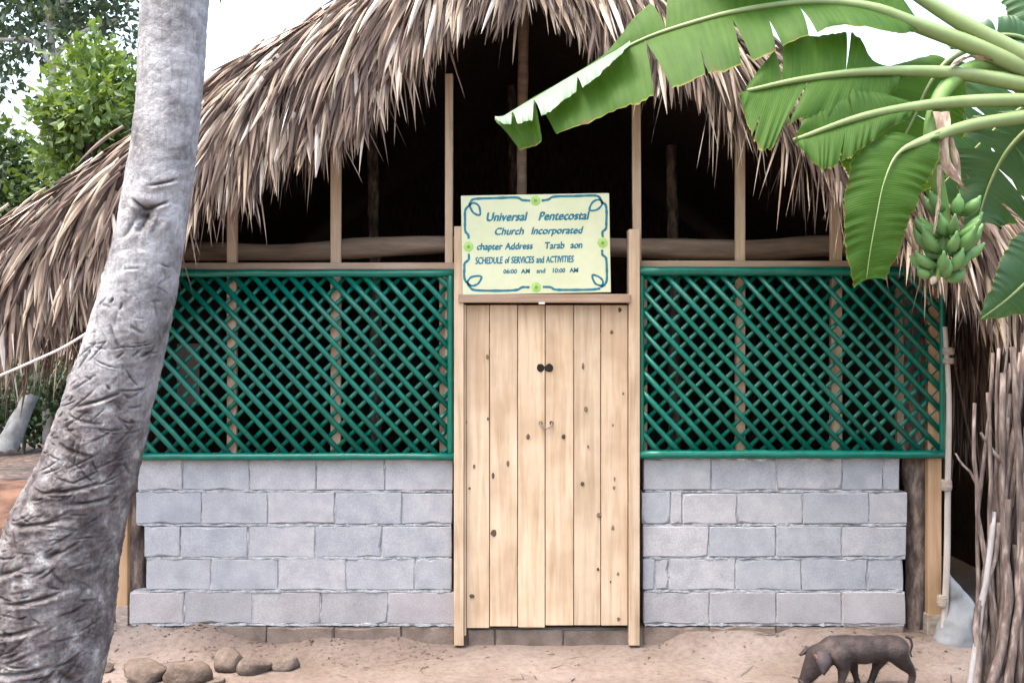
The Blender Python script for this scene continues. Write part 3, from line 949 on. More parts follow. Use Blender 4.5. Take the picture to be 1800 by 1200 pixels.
order = sorted(range(len(cands)), key=lambda i: -score(cands[i]))
single = set(order[:300])
tg = Geo()
for i, c in enumerate(cands):
    V, Fc = strand(*c[:8])
    if i in single:
        make('thatch_leaf', V, Fc, M['thatch'], roof, smooth=False)
    else:
        tg.add(V, Fc)
tag(tg.build('thatch', M['thatch'], roof), None, None, kind='stuff')

# hanging thatch, shade put into its colour, under the right eave (side shelter) and its back
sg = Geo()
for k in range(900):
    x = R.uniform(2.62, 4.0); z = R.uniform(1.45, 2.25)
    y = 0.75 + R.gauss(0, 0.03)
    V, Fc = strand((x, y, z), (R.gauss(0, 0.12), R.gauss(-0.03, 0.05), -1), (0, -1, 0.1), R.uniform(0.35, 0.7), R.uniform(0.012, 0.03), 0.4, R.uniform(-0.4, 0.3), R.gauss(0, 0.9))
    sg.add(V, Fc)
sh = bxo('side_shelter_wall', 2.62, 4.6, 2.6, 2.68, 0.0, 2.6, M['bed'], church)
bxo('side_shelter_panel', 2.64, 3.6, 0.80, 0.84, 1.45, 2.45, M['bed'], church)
bxo('added_shelter_end', 3.75, 3.83, 0.9, 2.6, 0.0, 2.2, M['bed'], church)  # added panel that closes off the side space to keep it dark
tag(sg.build('hanging_thatch', M['darkthatch'], church), None, None, kind='stuff')

# ------------------------------------------------------------------ sign board
ys = -0.10
S0 = P(942, 429, CAMD + ys)
ds = CAMD + ys
sw, shh = 260.5 * ds / F, 174 * ds / F
rot = 0.018
def sp(u, v, y=0.0):
    """sign coordinates: u,v in metres from its centre"""
    return (S0[0] + u * math.cos(rot) - v * math.sin(rot), ys + y, S0[2] + u * math.sin(rot) + v * math.cos(rot))
sign = empty('church_sign', (S0[0], ys, Z(518) + 0.001))
tag(sign, 'cream painted church sign with teal border and lettering above the door', 'sign')
V, Fc = box(-sw / 2, sw / 2, -0.006, 0.012, -shh / 2, shh / 2, 0.002)
make('board', [sp(p[0], p[2], p[1]) for p in V], Fc, M['sign'], sign, recalc=True)
def spx(zx, zy):
    """zoomed sign picture (1700 wide crop at 780,320, 5x) -> sign metres"""
    px, py = 780 + zx / 5.0, 320 + zy / 5.0
    u0, v0 = (px - 942) * ds / F, -(py - 429) * ds / F
    return (u0 * math.cos(rot) + v0 * math.sin(rot), -u0 * math.sin(rot) + v0 * math.cos(rot))
def ribbon(name, zpts, w, mat, n=40, closed=False):
    p = spline([spx(*q) for q in zpts], n)
    T = np.gradient(p, axis=0); T /= np.linalg.norm(T, axis=1)[:, None] + 1e-9
    N = np.stack([-T[:, 1], T[:, 0]], 1)
    V = []
    for i in range(n):
        ww = w * (1 + 0.18 * math.sin(i * 1.3) * math.sin(i * 0.37))
        for s_ in (-1, 1):
            q = p[i] + N[i] * s_ * ww / 2; V.append(sp(q[0], q[1], -0.0068))
        for s_ in (-1, 1):
            q = p[i] + N[i] * s_ * ww / 2; V.append(sp(q[0], q[1], -0.005))
    Fc = []
    for i in range(n - 1):
        a = i * 4; b_ = a + 4
        Fc += [(a, a + 1, b_ + 1, b_), (a, b_, b_ + 2, a + 2), (a + 1, a + 3, b_ + 3, b_ + 1)]
    return make(name, V, Fc, M[mat], sign, recalc=True)
BW = 0.0145
ribbon('border', [(225, 200), (250, 160), (300, 148), (480, 142), (640, 138), (690, 160), (760, 165)], BW, 'signblue')
ribbon('border', [(860, 165), (920, 155), (970, 130), (1150, 125), (1310, 120), (1360, 130), (1385, 165)], BW, 'signblue')
ribbon('border', [(1380, 175), (1420, 200), (1430, 260), (1428, 360), (1425, 410), (1395, 440), (1398, 485)], BW, 'signblue')
ribbon('border', [(1392, 595), (1395, 640), (1425, 670), (1432, 760), (1432, 860), (1410, 905), (1375, 925)], BW, 'signblue')
ribbon('border', [(1375, 935), (1300, 945), (1100, 948), (980, 945), (940, 925), (870, 922)], BW, 'signblue')
ribbon('border', [(755, 925), (690, 925), (640, 948), (500, 955), (280, 950), (230, 920), (205, 880)], BW, 'signblue')
ribbon('border', [(200, 885), (182, 840), (182, 760), (185, 715), (220, 680), (220, 630)], BW, 'signblue')
ribbon('border', [(220, 500), (215, 465), (190, 430), (188, 340), (190, 250), (225, 205)], BW, 'signblue')
for lp in ([(225, 205), (265, 185), (310, 215), (318, 290), (260, 270), (225, 205)],
           [(1385, 160), (1340, 160), (1300, 190), (1282, 248), (1345, 245), (1390, 200), (1385, 160)],
           [(205, 880), (245, 835), (330, 830), (305, 890), (250, 912), (205, 885)],
           [(1390, 915), (1330, 890), (1305, 820), (1360, 832), (1398, 870), (1390, 915)]):
    ribbon('corner_leaf', lp, BW * 0.85, 'signblue', n=30)
for (zx, zy) in ((806, 165), (1395, 535), (812, 925), (218, 570)):
    u, v_ = spx(zx, zy)
    n = 14
    V = [sp(u, v_, -0.011)] + [sp(u + 0.029 * (1 + 0.1 * (j % 2)) * math.cos(2 * PI * j / n), v_ + 0.029 * (1 + 0.1 * (j % 2)) * math.sin(2 * PI * j / n), -0.0075) for j in range(n)] \
        + [sp(u + 0.029 * math.cos(2 * PI * j / n), v_ + 0.029 * math.sin(2 * PI * j / n), -0.004) for j in range(n)]
    Fc = [(0, 1 + (j + 1) % n, 1 + j) for j in range(n)] + [(1 + j, 1 + (j + 1) % n, 1 + n + (j + 1) % n, 1 + n + j) for j in range(n)]
    rs = make('rosette', V, Fc, M['signgreen'], sign, recalc=True)
    V = [sp(u + 0.010 * math.cos(2 * PI * j / 8), v_ + 0.010 * math.sin(2 * PI * j / 8), -0.0115) for j in range(8)] + [sp(u + 0.010 * math.cos(2 * PI * j / 8), v_ + 0.010 * math.sin(2 * PI * j / 8), -0.008) for j in range(8)]
    make('rosette_eye', V, [tuple(range(8))] + [(j, (j + 1) % 8, 8 + (j + 1) % 8, 8 + j) for j in range(8)], M['signdark'], rs, recalc=True)


def lettering(text, zx0, zx1, zbase, hz, shear=0.0, bold=0.0, nib=0.0):
    """flat painted text fitted between two x positions; hz is cap height in zoom pixels"""
    cu = bpy.data.curves.new('lettering', 'FONT')
    cu.body = text; cu.size = 1.0; cu.shear = shear; cu.offset = bold; cu.resolution_u = 3; cu.space_word = 1.3
    ob = bpy.data.objects.new('tmp', cu); SC.collection.objects.link(ob)
    bpy.context.view_layer.update()
    me = bpy.data.meshes.new_from_object(ob.evaluated_get(bpy.context.evaluated_depsgraph_get()))
    V = np.array([v.co[:] for v in me.vertices]); Fs = [tuple(p.vertices) for p in me.polygons]
    bpy.data.objects.remove(ob); bpy.data.meshes.remove(me)
    (ua, va), (ub, vb) = spx(zx0, zbase), spx(zx1, zbase)
    kx = (ub - ua) / (V[:, 0].max() - V[:, 0].min()); kz = hz / 5.0 * ds / F / 0.70
    x = ua + (V[:, 0] - V[:, 0].min()) * kx
    z = va + V[:, 1] * kz
    x = x + 0.0015 * vnoise(x * 60, z * 60, 1.0); z = z + 0.0015 * vnoise(x * 60, z * 60, 9.0)
    # one part for each word
    iv = sorted((V[list(f), 0].min(), V[list(f), 0].max(), k) for k, f in enumerate(Fs))
    words, end = [[]], None
    for a_, b_, k in iv:
        if end is not None and a_ > end + 0.22: words.append([])
        words[-1].append(k); end = b_ if end is None else max(end, b_)
    for wd_ in words:
        g_ = Geo()
        for k, (ox, oz) in enumerate(((0, 0), (nib, nib * 0.8)) if nib else ((0, 0),)):
            g_.add([sp(a + ox, b_ + oz, -0.0066 - 0.0003 * k) for a, b_ in zip(x, z)], [Fs[q] for q in wd_])
        Vw = np.concatenate(g_.V); used = sorted({q for f in g_.F for q in f}); mp = {q: n for n, q in enumerate(used)}
        make('lettering', Vw[used], [tuple(mp[q] for q in f) for f in g_.F], M['signblue'], sign)


lettering('Universal   Pentecostal', 375, 1280, 348, 74, 0.25, 0.012, 0.005)
lettering('Church  Incorporated', 450, 1225, 468, 62, 0.25, 0.01, 0.0045)
lettering('chapter Address    Tarab  aon', 290, 1215, 600, 58, 0.12, 0.01, 0.004)
lettering('SCHEDULE of SERVICES and ACTIVITIES', 278, 1140, 722, 58, 0.1, 0.012, 0.003)
lettering('06:00  AM   and   10:00  AM', 525, 1180, 806, 38, 0.05, 0.02, 0.002)

# ------------------------------------------------------------------ coconut trunk
DT = 4.3
tp = [(330, -1100, 54), (325, -500, 55), (316, -150, 57), (307, 0, 57.5), (295, 200, 56), (266, 400, 60), (221, 600, 70), (168, 780, 82), (143, 850, 92), (124, 900, 97), (98, 1000, 104), (83, 1100, 110), (60, 1200, 113), (30, 1300, 128), (5, 1400, 165)]
tp = np.array(tp, float)
ys_ = np.concatenate([np.linspace(-1100, -40, 40, endpoint=False), np.linspace(-40, 1230, 760), np.linspace(1232, 1400, 40)])
from_y = spline(tp[:, [1, 0, 2]], 4000)
cxs = np.interp(ys_, from_y[:, 0], from_y[:, 1]); rs_ = np.interp(ys_, from_y[:, 0], from_y[:, 2])
NA = 220
phi = np.linspace(-PI, PI, NA, endpoint=False)
YY, PH = np.meshgrid(ys_, phi, indexing='ij')
CX = np.repeat(cxs[:, None], NA, 1); RR = np.repeat(rs_[:, None], NA, 1)
arc = PH * RR                                      # arc length in px
low = sstep(480, 860, YY + 70 * fbm(np.cos(PH) * 2, np.sin(PH) * 2, YY / 120, 3))
disp = np.zeros_like(YY)
nx_, ny_, nz_ = np.sin(PH) * RR / 60, np.cos(PH) * RR / 60, YY / 60
disp += 1.6 * fbm(nx_ * 1.5, ny_ * 1.5, nz_ * 1.2, 4)
rdg = 1 - np.abs(fbm(nx_ * 1.5, ny_ * 1.5, nz_ * 3.2, 4))
disp += low * (2.2 * fbm(nx_ * 2.2, ny_ * 2.2, nz_ * 2.4, 4) + 0.9 * (rdg - 0.6))
disp += (0.5 + 1.6 * low) * 0.8 * fbm(nx_ * 8, ny_ * 8, nz_ * 8, 3)
# leaf-scar rings
ringph = YY / 27.0 + 1.4 * fbm(np.cos(PH) * 1.2, np.sin(PH) * 1.2, YY / 90, 2)
disp += (1 - 0.6 * low) * 1.1 * (np.abs(np.sin(ringph * PI))**0.5 - 0.6)
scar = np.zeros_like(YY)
def gouge(px, py, length, tilt, depth, width, dark=0.8, lip=0.6):
    global disp, scar
    i = np.argmin(np.abs(ys_ - py)); c, r_ = cxs[i], rs_[i]
    s0 = math.asin(max(-0.97, min(0.97, (px - c) / r_))) * r_
    da = arc - s0; dy = YY - py
    ct, st = math.cos(tilt), math.sin(tilt)
    u = da * ct - dy * st; w = da * st + dy * ct
    w = w + 0.006 * u * u * (1 if depth > 3 else -1) / max(1, length / 20)
    w2 = np.where(w < 0, w / (0.45 * width), w / (1.3 * width))
    prof = np.exp(-np.abs(w2)**1.4) * np.exp(-(np.abs(u) / (length / 2))**4)
    disp -= depth * prof
    disp += lip * depth * np.exp(-((w - 2.1 * width) / (1.5 * width))**2) * np.exp(-(np.abs(u) / (length / 2))**4)
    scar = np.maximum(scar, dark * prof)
gouge(305, 328, 44, 0.3, 7, 3.0, 0.95)
gouge(263, 366, 34, -0.55, 9, 3.5, 0.95); gouge(297, 366, 32, 0.35, 8, 3, 0.95); gouge(278, 372, 36, 0.05, 13, 13, 1.0, 0.15); gouge(272, 384, 26, 0.1, 10, 12, 0.9, 0.0); gouge(270, 398, 34, 1.35, 12, 9, 0.8); gouge(248, 402, 44, 1.2, 6, 7, 0.55); gouge(292, 400, 40, 1.4, 5, 6, 0.5)
gouge(219, 530, 10, 1.0, 7, 2.2, 1.0, 0); gouge(236, 540, 12, 1.5, 6, 1.5, 0.9, 0); gouge(288, 545, 36, -1.1, 4, 3, 0.3)
gouge(262, 580, 28, -0.5, 4, 3, 0.6); gouge(190, 560, 40, -1.1, 5, 4, 0.4); gouge(275, 620, 26, 0.5, 7, 3, 0.8); gouge(225, 590, 46, -1.0, 5, 3, 0.45)
gouge(200, 700, 60, 0.35, 8, 3.2, 0.75); gouge(110, 660, 30, 0.9, 6, 3, 0.5); gouge(165, 785, 70, -0.3, 7, 3.5, 0.6); gouge(165, 848, 80, 0.18, 8, 3.5, 0.75)
gouge(105, 905, 90, 0.15, 9, 4, 0.75); gouge(190, 870, 60, 0.1, 7, 4, 0.6); gouge(105, 1030, 90, 0.22, 9, 3.5, 0.8); gouge(70, 1085, 80, 0.2, 8, 4, 0.7)
gouge(135, 955, 20, 0.6, 8, 6, 0.8); gouge(150, 1165, 40, -0.6, 8, 6, 0.7); gouge(75, 1150, 110, 0.1, 8, 4, 0.6); gouge(60, 985, 60, 0.3, 7, 4, 0.6)
for k in range(230):
    py = R.uniform(600, 1225); i = np.argmin(np.abs(ys_ - py))
    px = cxs[i] + rs_[i] * R.uniform(-0.95, 0.95)
    gouge(px, py, R.uniform(10, 48), R.gauss(0.15, 0.6), R.uniform(2.5, 6.5), R.uniform(1.1, 2.6), R.uniform(0.25, 0.85), R.uniform(0.05, 0.45))
for k in range(30):
    py = R.uniform(450, 700); i = np.argmin(np.abs(ys_ - py))
    px = cxs[i] + rs_[i] * R.uniform(-0.95, 0.95)
    gouge(px, py, R.uniform(10, 34), R.gauss(-0.6, 0.6), R.uniform(1.5, 3.5), R.uniform(1.4, 3), R.uniform(0.1, 0.4), R.uniform(0.2, 0.6))
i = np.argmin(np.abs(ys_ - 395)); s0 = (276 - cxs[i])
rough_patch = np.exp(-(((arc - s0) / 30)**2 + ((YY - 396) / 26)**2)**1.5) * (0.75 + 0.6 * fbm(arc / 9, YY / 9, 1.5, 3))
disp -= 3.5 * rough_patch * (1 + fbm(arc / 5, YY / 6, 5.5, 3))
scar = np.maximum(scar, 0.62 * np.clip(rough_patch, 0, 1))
RD = RR + disp
k_ = DT / F
# trunk leans: build rings around the leaning axis (rings kept level)
Vx = (CX - 900 + RD * np.sin(PH)) * k_
Vy = (DT - CAMD) - RD * np.cos(PH) * k_
Vz = CAMZ - (YY - 600) * k_
V = np.stack([Vx.ravel(), Vy.ravel(), Vz.ravel()], 1)
m_ = len(ys_)
ii = np.arange(m_ - 1)[:, None] * NA + np.arange(NA)[None]
jj = np.arange(m_ - 1)[:, None] * NA + (np.arange(NA)[None] + 1) % NA
Fc = np.stack([ii.ravel(), (ii + NA).ravel(), (jj + NA).ravel(), jj.ravel()], 1)
base = np.array([X(5, DT), DT - CAMD, 0.0])
palm = empty('coconut_palm', base)
tag(palm, 'leaning grey coconut palm trunk with scarred dark base beside the church', 'palm tree')
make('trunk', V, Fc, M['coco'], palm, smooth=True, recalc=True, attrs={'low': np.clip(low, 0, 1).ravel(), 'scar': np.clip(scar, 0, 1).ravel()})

# rope tied to the trunk
rp = spline([P(-260, 745, 4.2), P(-100, 700, 4.22), P(0, 660, 4.24), P(60, 634, 4.26), P(110, 611, 4.28), P(152, 586, 4.3)], 50)
rg = Geo()
rg.add(*tube(rp, 0.0055, 6))
a = np.linspace(0, 2 * PI, 40)
i = np.argmin(np.abs(ys_ - 584)); rr_ = (rs_[i] + 4) * k_
rope = rg.build('rope', M['rope'], None, smooth=True)
tag(rope, 'thin pale rope tied across to the leaning palm trunk', 'rope')

# ------------------------------------------------------------------ banana plant
DBN = 4.6
stem_base = np.array([X(1935, DBN), DBN - CAMD, 0.0])
banana = empty('banana_plant', stem_base)
tag(banana, 'banana plant with broad torn green leaves and hanging fruit in front of church', 'banana plant')
sp_ = spline([stem_base + [0.03, 0, -0.03], P(1945, 1000, DBN), P(1940, 600, DBN), P(1925, 300, DBN), P(1905, 165, DBN), P(1880, 100, DBN)], 40)
make('stem', *tube(sp_, np.interp(np.linspace(0, 1, 40), [0, 0.5, 0.9, 1], [0.13, 0.11, 0.085, 0.05]), 18), M['stalk'], banana, smooth=True)


def blade(st, which, tears, nt=90, nu=8, bulge=0.02, ripple=0.008, seed=0):
    """st: list of (mid, edgeA, edgeB) photo positions (px,py,d); which 1 or 2"""
    Mp = spline([P(*s_[0]) for s_ in st], nt); Ep = spline([P(*s_[which]) for s_ in st], nt)
    cuts = [0.0] + sorted(t for t, g_, dp in tears) + [1.0]
    info = {t: (g_, dp) for t, g_, dp in tears}
    V, Fc, TU = [], [], []
    rr = random.Random(seed)
    for ci in range(len(cuts) - 1):
        ta, tb = cuts[ci], cuts[ci + 1]
        ga = info.get(ta, (0, 1)); gb = info.get(tb, (0, 1))
        k = max(3, int((tb - ta) * nt))
        off = rr.uniform(-0.02, 0.02) if len(cuts) > 2 else 0
        n0 = len(V)
        for i in range(k + 1):
            f = i / k; t = ta + (tb - ta) * f
            for j in range(nu + 1):
                u = j / nu
                sh = 0
                if ga[0]: sh += ga[0] * max(0, u - (1 - ga[1])) / ga[1] * (1 - f)**3
                if gb[0]: sh -= gb[0] * max(0, u - (1 - gb[1])) / gb[1] * f**3
                tt = min(1, max(0, t + sh)) * (nt - 1)
                i0 = min(int(tt), nt - 2); fr = tt - i0
                mp = Mp[i0] * (1 - fr) + Mp[i0 + 1] * fr; ep = Ep[i0] * (1 - fr) + Ep[i0 + 1] * fr
                p = mp * (1 - u) + ep * u
                w_ = np.linalg.norm(ep - mp)
                p = p + np.array([0, -1, 0.55]) * bulge * math.sin(PI * u * 0.8) * min(1, w_ / 0.1)
                rip = ripple * math.sin(t * 75 + seed + 3 * math.sin(t * 19)) * u * u + 0.02 * u * float(vnoise(t * 7, seed, 0.5)) + off * u
                p = p + np.array([0, rip, 0.35 * rip])
                # edge nibbles
                if j == nu: p = p + (mp - ep) * 0.05 * (1 + float(vnoise(t * 30, seed + 4, 0.5)) + 0.8 * float(vnoise(t * 90, seed + 4, 2.5)))
                V.append(p); TU.append((t, u, 0))
        for i in range(k):
            for j in range(nu):
                q = n0 + i * (nu + 1) + j
                Fc.append((q, q + 1, q + nu + 2, q + nu + 1))
    return V, Fc, TU


def banana_leaf(st, petiole, prad, tearsA=(), tearsB=(), mat='banana', ribmat='petiole', seed=1, skipB=False, bulge=0.02, ribr=0.012):
    pv = spline([P(*q) for q in petiole], 50)
    root = empty('leaf', pv[0], banana)
    g_ = Geo(); tu = []
    for w_, te in ((1, tearsA), (2, tearsB)):
        if w_ == 2 and skipB: continue
        V, Fc, T_ = blade(st, w_, list(te), seed=seed + w_, bulge=bulge)
        g_.add(V, Fc); tu += T_
    g_.build('blade', M[mat], root, smooth=True, attrs={'tu': np.array(tu)})
    r_ = np.interp(np.linspace(0, 1, 50), np.linspace(0, 1, len(prad)), prad)
    make('midrib', *tube(pv + np.array([0, -0.008, 0.0]), r_, 10), M[ribmat], root, smooth=True)
    return root


# A: the long torn leaf reaching left over the gable
Amid = [(1612, 46, 4.6), (1540, 18, 4.6), (1470, 6, 4.62), (1400, 6, 4.64), (1300, 20, 4.66), (1220, 40, 4.68), (1140, 66, 4.7), (1070, 100, 4.72), (1000, 140, 4.74), (930, 180, 4.76), (872, 214, 4.78)]
Alow = [(1608, 60, 4.58), (1572, 64, 4.5), (1500, 52, 4.45), (1430, 66, 4.45), (1330, 112, 4.45), (1245, 140, 4.45), (1172, 168, 4.48), (1100, 200, 4.5), (1025, 228, 4.54), (958, 256, 4.6), (915, 270, 4.68)]
Aup = [(1605, 30, 4.64), (1535, -60, 4.8), (1465, -100, 4.86), (1395, -105, 4.9), (1290, -80, 4.9), (1205, -30, 4.85), (1128, 20, 4.8), (1068, 92, 4.75), (1000, 136, 4.75), (930, 177, 4.77), (872, 213, 4.78)]
A_st = list(zip(Amid, Alow, Aup))
tearA = [(0.30, 0.008, 0.75), (0.36, 0.006, 0.6), (0.42, 0.012, 0.85), (0.505, 0.004, 0.5), (0.61, 0.022, 0.95), (0.885, 0.022, 0.95)]
lfA = banana_leaf(A_st, [(1890, 170, 4.6), (1800, 122, 4.6), (1700, 78, 4.6), (1612, 46, 4.6), (1540, 18, 4.6), (1470, 6, 4.62), (1400, 6, 4.64), (1300, 20, 4.66), (1220, 40, 4.68), (1140, 66, 4.7), (1070, 100, 4.72), (1000, 140, 4.74), (930, 180, 4.76), (876, 212, 4.78)],
                  [0.045, 0.038, 0.028, 0.016, 0.011, 0.007, 0.004, 0.003], tearA, [(0.2, 0.01, 0.8), (0.45, 0.01, 0.7), (0.56, 0.02, 0.9)], seed=11)
# the far half folded over along the tip, waxy side out
Fst = []
for (mx, my, md), w_ in zip([(1105, 78, 4.7), (1070, 96, 4.7), (1030, 119, 4.71), (990, 142, 4.72), (950, 166, 4.73), (915, 186, 4.74), (890, 201, 4.75), (870, 212, 4.76)], [6, 24, 34, 40, 46, 38, 26, 3]):
    e = (mx + w_ * 0.15, my + w_ * 0.95, 4.56)
    Fst.append(((mx, my, md), e, e))
V, Fc, T_ = blade(Fst, 1, [(0.62, 0.03, 0.9), (0.8, 0.03, 0.9), (0.35, 0.02, 0.6)], seed=3, bulge=0.03, ripple=0.012)
make('folded_edge', V, Fc, M['banana_pale'], lfA, smooth=True, attrs={'tu': np.array(T_) * [0.3, 0.9, 1]})

# B
B_st = [((1312, 160, 4.42), (1314, 156, 4.42), (1300, 170, 4.4)), ((1345, 152, 4.44), (1342, 116, 4.5), (1317, 238, 4.34)), ((1395, 142, 4.46), (1386, 68, 4.58), (1347, 277, 4.3)),
        ((1450, 134, 4.48), (1448, 62, 4.62), (1396, 222, 4.34)), ((1500, 129, 4.5), (1500, 62, 4.64), (1470, 222, 4.38)), ((1545, 127, 4.52), (1530, 108, 4.56), (1540, 205, 4.45)), ((1590, 126, 4.54), (1590, 121, 4.54), (1592, 140, 4.52))]
banana_leaf(B_st, [(1890, 165, 4.6), (1800, 150, 4.6), (1700, 132, 4.58), (1600, 126, 4.54), (1500, 129, 4.5), (1400, 142, 4.46), (1314, 160, 4.42)], [0.045, 0.036, 0.03, 0.024, 0.018, 0.013, 0.008],
            [(0.27, 0.02, 0.9), (0.62, 0.012, 0.9)], [(0.42, 0.03, 0.9), (0.2, 0.01, 0.5)], seed=21)
# C
C_st = [((1393, 247, 4.34), (1393, 245, 4.34), (1396, 250, 4.34)), ((1425, 234, 4.36), (1412, 204, 4.42), (1432, 296, 4.28)), ((1465, 220, 4.38), (1450, 178, 4.48), (1456, 305, 4.28)),
        ((1510, 207, 4.4), (1492, 156, 4.5), (1496, 280, 4.32)), ((1560, 196, 4.42), (1536, 164, 4.5), (1545, 245, 4.36)), ((1612, 188, 4.46), (1606, 182, 4.48), (1606, 202, 4.44))]
banana_leaf(C_st, [(1890, 178, 4.6), (1800, 177, 4.58), (1700, 179, 4.52), (1610, 188, 4.46), (1510, 207, 4.4), (1394, 247, 4.34)], [0.036, 0.03, 0.027, 0.022, 0.016, 0.008],
            [(0.55, 0.02, 0.9)], [(0.5, 0.015, 0.7)], seed=31)
# D: hangs straight down
D_st = [((1622, 248, 4.4), (1562, 236, 4.42), (1652, 234, 4.42)), ((1577, 274, 4.36), (1500, 274, 4.38), (1650, 292, 4.38)), ((1553, 322, 4.32), (1482, 342, 4.34), (1624, 345, 4.36)),
        ((1540, 382, 4.31), (1480, 402, 4.33), (1602, 388, 4.35)), ((1529, 442, 4.32), (1488, 462, 4.34), (1582, 442, 4.36)), ((1522, 492, 4.34), (1499, 508, 4.36), (1554, 494, 4.37))]
banana_leaf(D_st, [(1890, 192, 4.6), (1800, 206, 4.56), (1700, 222, 4.48), (1622, 248, 4.4), (1577, 271, 4.355), (1553, 320, 4.315), (1540, 380, 4.305), (1529, 440, 4.315), (1522, 490, 4.335)],
            [0.034, 0.03, 0.026, 0.02, 0.006, 0.0025, 0.0025, 0.0025, 0.002], [], [], seed=41)
# E: broad leaf behind
E_st = [((1668, 108, 4.8), (1640, 100, 4.82), (1700, 118, 4.82)), ((1632, 150, 4.78), (1530, 132, 4.82), (1700, 190, 4.84)), ((1602, 215, 4.76), (1470, 205, 4.8), (1690, 280, 4.84)), ((1562, 290, 4.76), (1470, 285, 4.8), (1640, 335, 4.82)), ((1535, 350, 4.78), (1518, 350, 4.8), (1562, 362, 4.8))]
banana_leaf(E_st, [(1890, 160, 4.64), (1800, 90, 4.78), (1720, 82, 4.82), (1668, 106, 4.79), (1632, 150, 4.77), (1602, 215, 4.75), (1562, 290, 4.75), (1537, 346, 4.77)],
            [0.034, 0.026, 0.02, 0.014, 0.008, 0.006, 0.005, 0.004], [(0.5, 0.02, 0.8)], [(0.45, 0.03, 0.9)], seed=51)
# G: shredded darker leaf behind the bunch
G_st = [((1880, 208, 4.9), (1870, 192, 4.92), (1890, 240, 4.92)), ((1810, 225, 4.92), (1705, 205, 4.98), (1860, 320, 4.98)), ((1768, 268, 4.95), (1675, 245, 5.0), (1840, 370, 5.0)), ((1738, 325, 4.98), (1680, 330, 5.02), (1805, 395, 5.02)), ((1716, 392, 5.0), (1690, 405, 5.02), (1750, 400, 5.02))]
banana_leaf(G_st, [(1895, 200, 4.7), (1850, 208, 4.88), (1810, 225, 4.91), (1768, 268, 4.94), (1738, 325, 4.97), (1717, 390, 4.99)], [0.03, 0.02, 0.014, 0.01, 0.006, 0.004],
            [(0.2, 0.03, 0.95), (0.36, 0.04, 0.95), (0.52, 0.04, 0.95), (0.7, 0.03, 0.9)], [(0.2, 0.03, 0.95), (0.42, 0.05, 0.95), (0.62, 0.04, 0.95), (0.8, 0.03, 0.95)], mat='banana_dark', seed=61)
# H: lower right leaf
H_st = [((1905, 372, 4.8), (1885, 350, 4.82), (1950, 410, 4.82)), ((1855, 440, 4.78), (1790, 412, 4.8), (1905, 512, 4.86)), ((1806, 492, 4.76), (1757, 458, 4.78), (1850, 548, 4.84)), ((1764, 530, 4.76), (1736, 512, 4.78), (1788, 556, 4.82)), ((1720, 563, 4.78), (1719, 560, 4.78), (1722, 565, 4.78))]
banana_leaf(H_st, [(1920, 250, 4.64), (1930, 310, 4.74), (1905, 372, 4.78), (1855, 440, 4.76), (1806, 492, 4.745), (1764, 530, 4.75), (1722, 561, 4.77)], [0.03, 0.024, 0.016, 0.01, 0.007, 0.005, 0.003], seed=71, mat='banana_dark')
# I: leaf rising out of the top of the frame
I_st = [((1600, -14, 4.66), (1590, -10, 4.66), (1606, -24, 4.66)), ((1530, -60, 4.7), (1490, -30, 4.6), (1560, -120, 4.85)), ((1440, -110, 4.72), (1400, -40, 4.55), (1480, -190, 4.9)), ((1340, -130, 4.75), (1300, -40, 4.55), (1370, -210, 4.9)), ((1200, -130, 4.8), (1190, -120, 4.78), (1205, -140, 4.82))]
banana_leaf(I_st, [(1885, 160, 4.6), (1800, 104, 4.6), (1700, 48, 4.62), (1620, 0, 4.65), (1530, -60, 4.69), (1440, -110, 4.71), (1340, -130, 4.74), (1205, -130, 4.79)], [0.05, 0.045, 0.036, 0.026, 0.018, 0.012, 0.008, 0.004], seed=81)
# J, K: upper right leaves
J_st = [((1862, 120, 5.0), (1850, 105, 5.0), (1872, 140, 5.0)), ((1805, 72, 5.0), (1792, 36, 5.02), (1812, 98, 4.96)), ((1752, 62, 5.0), (1742, 34, 5.04), (1760, 98, 4.94)), ((1705, 72, 5.0), (1700, 56, 5.02), (1708, 92, 4.96)), ((1668, 84, 5.0), (1667, 82, 5.0), (1670, 88, 5.0))]
banana_leaf(J_st, [(1895, 165, 4.66), (1862, 120, 4.98), (1805, 72, 4.98), (1752, 62, 4.98), (1705, 72, 4.98), (1670, 84, 4.99)], [0.03, 0.018, 0.012, 0.008, 0.006, 0.004], [(0.5, 0.04, 0.9)], [(0.6, 0.05, 0.9)], mat='banana_dark', seed=91)
K_st = [((1870, 90, 5.1), (1860, 85, 5.1), (1880, 100, 5.1)), ((1835, 20, 5.12), (1772, 38, 5.16), (1890, 20, 5.2)), ((1805, -50, 5.15), (1745, -30, 5.2), (1870, -60, 5.2)), ((1770, -130, 5.2), (1740, -120, 5.2), (1800, -140, 5.2)), ((1750, -170, 5.2), (1748, -168, 5.2), (1753, -172, 5.2))]
banana_leaf(K_st, [(1895, 160, 4.7), (1870, 90, 5.08), (1835, 20, 5.1), (1805, -50, 5.13), (1770, -130, 5.18), (1752, -166, 5.19)], [0.03, 0.018, 0.012, 0.008, 0.006, 0.004], [(0.4, 0.03, 0.9)], [(0.5, 0.03, 0.9)], mat='banana_dark', seed=95)

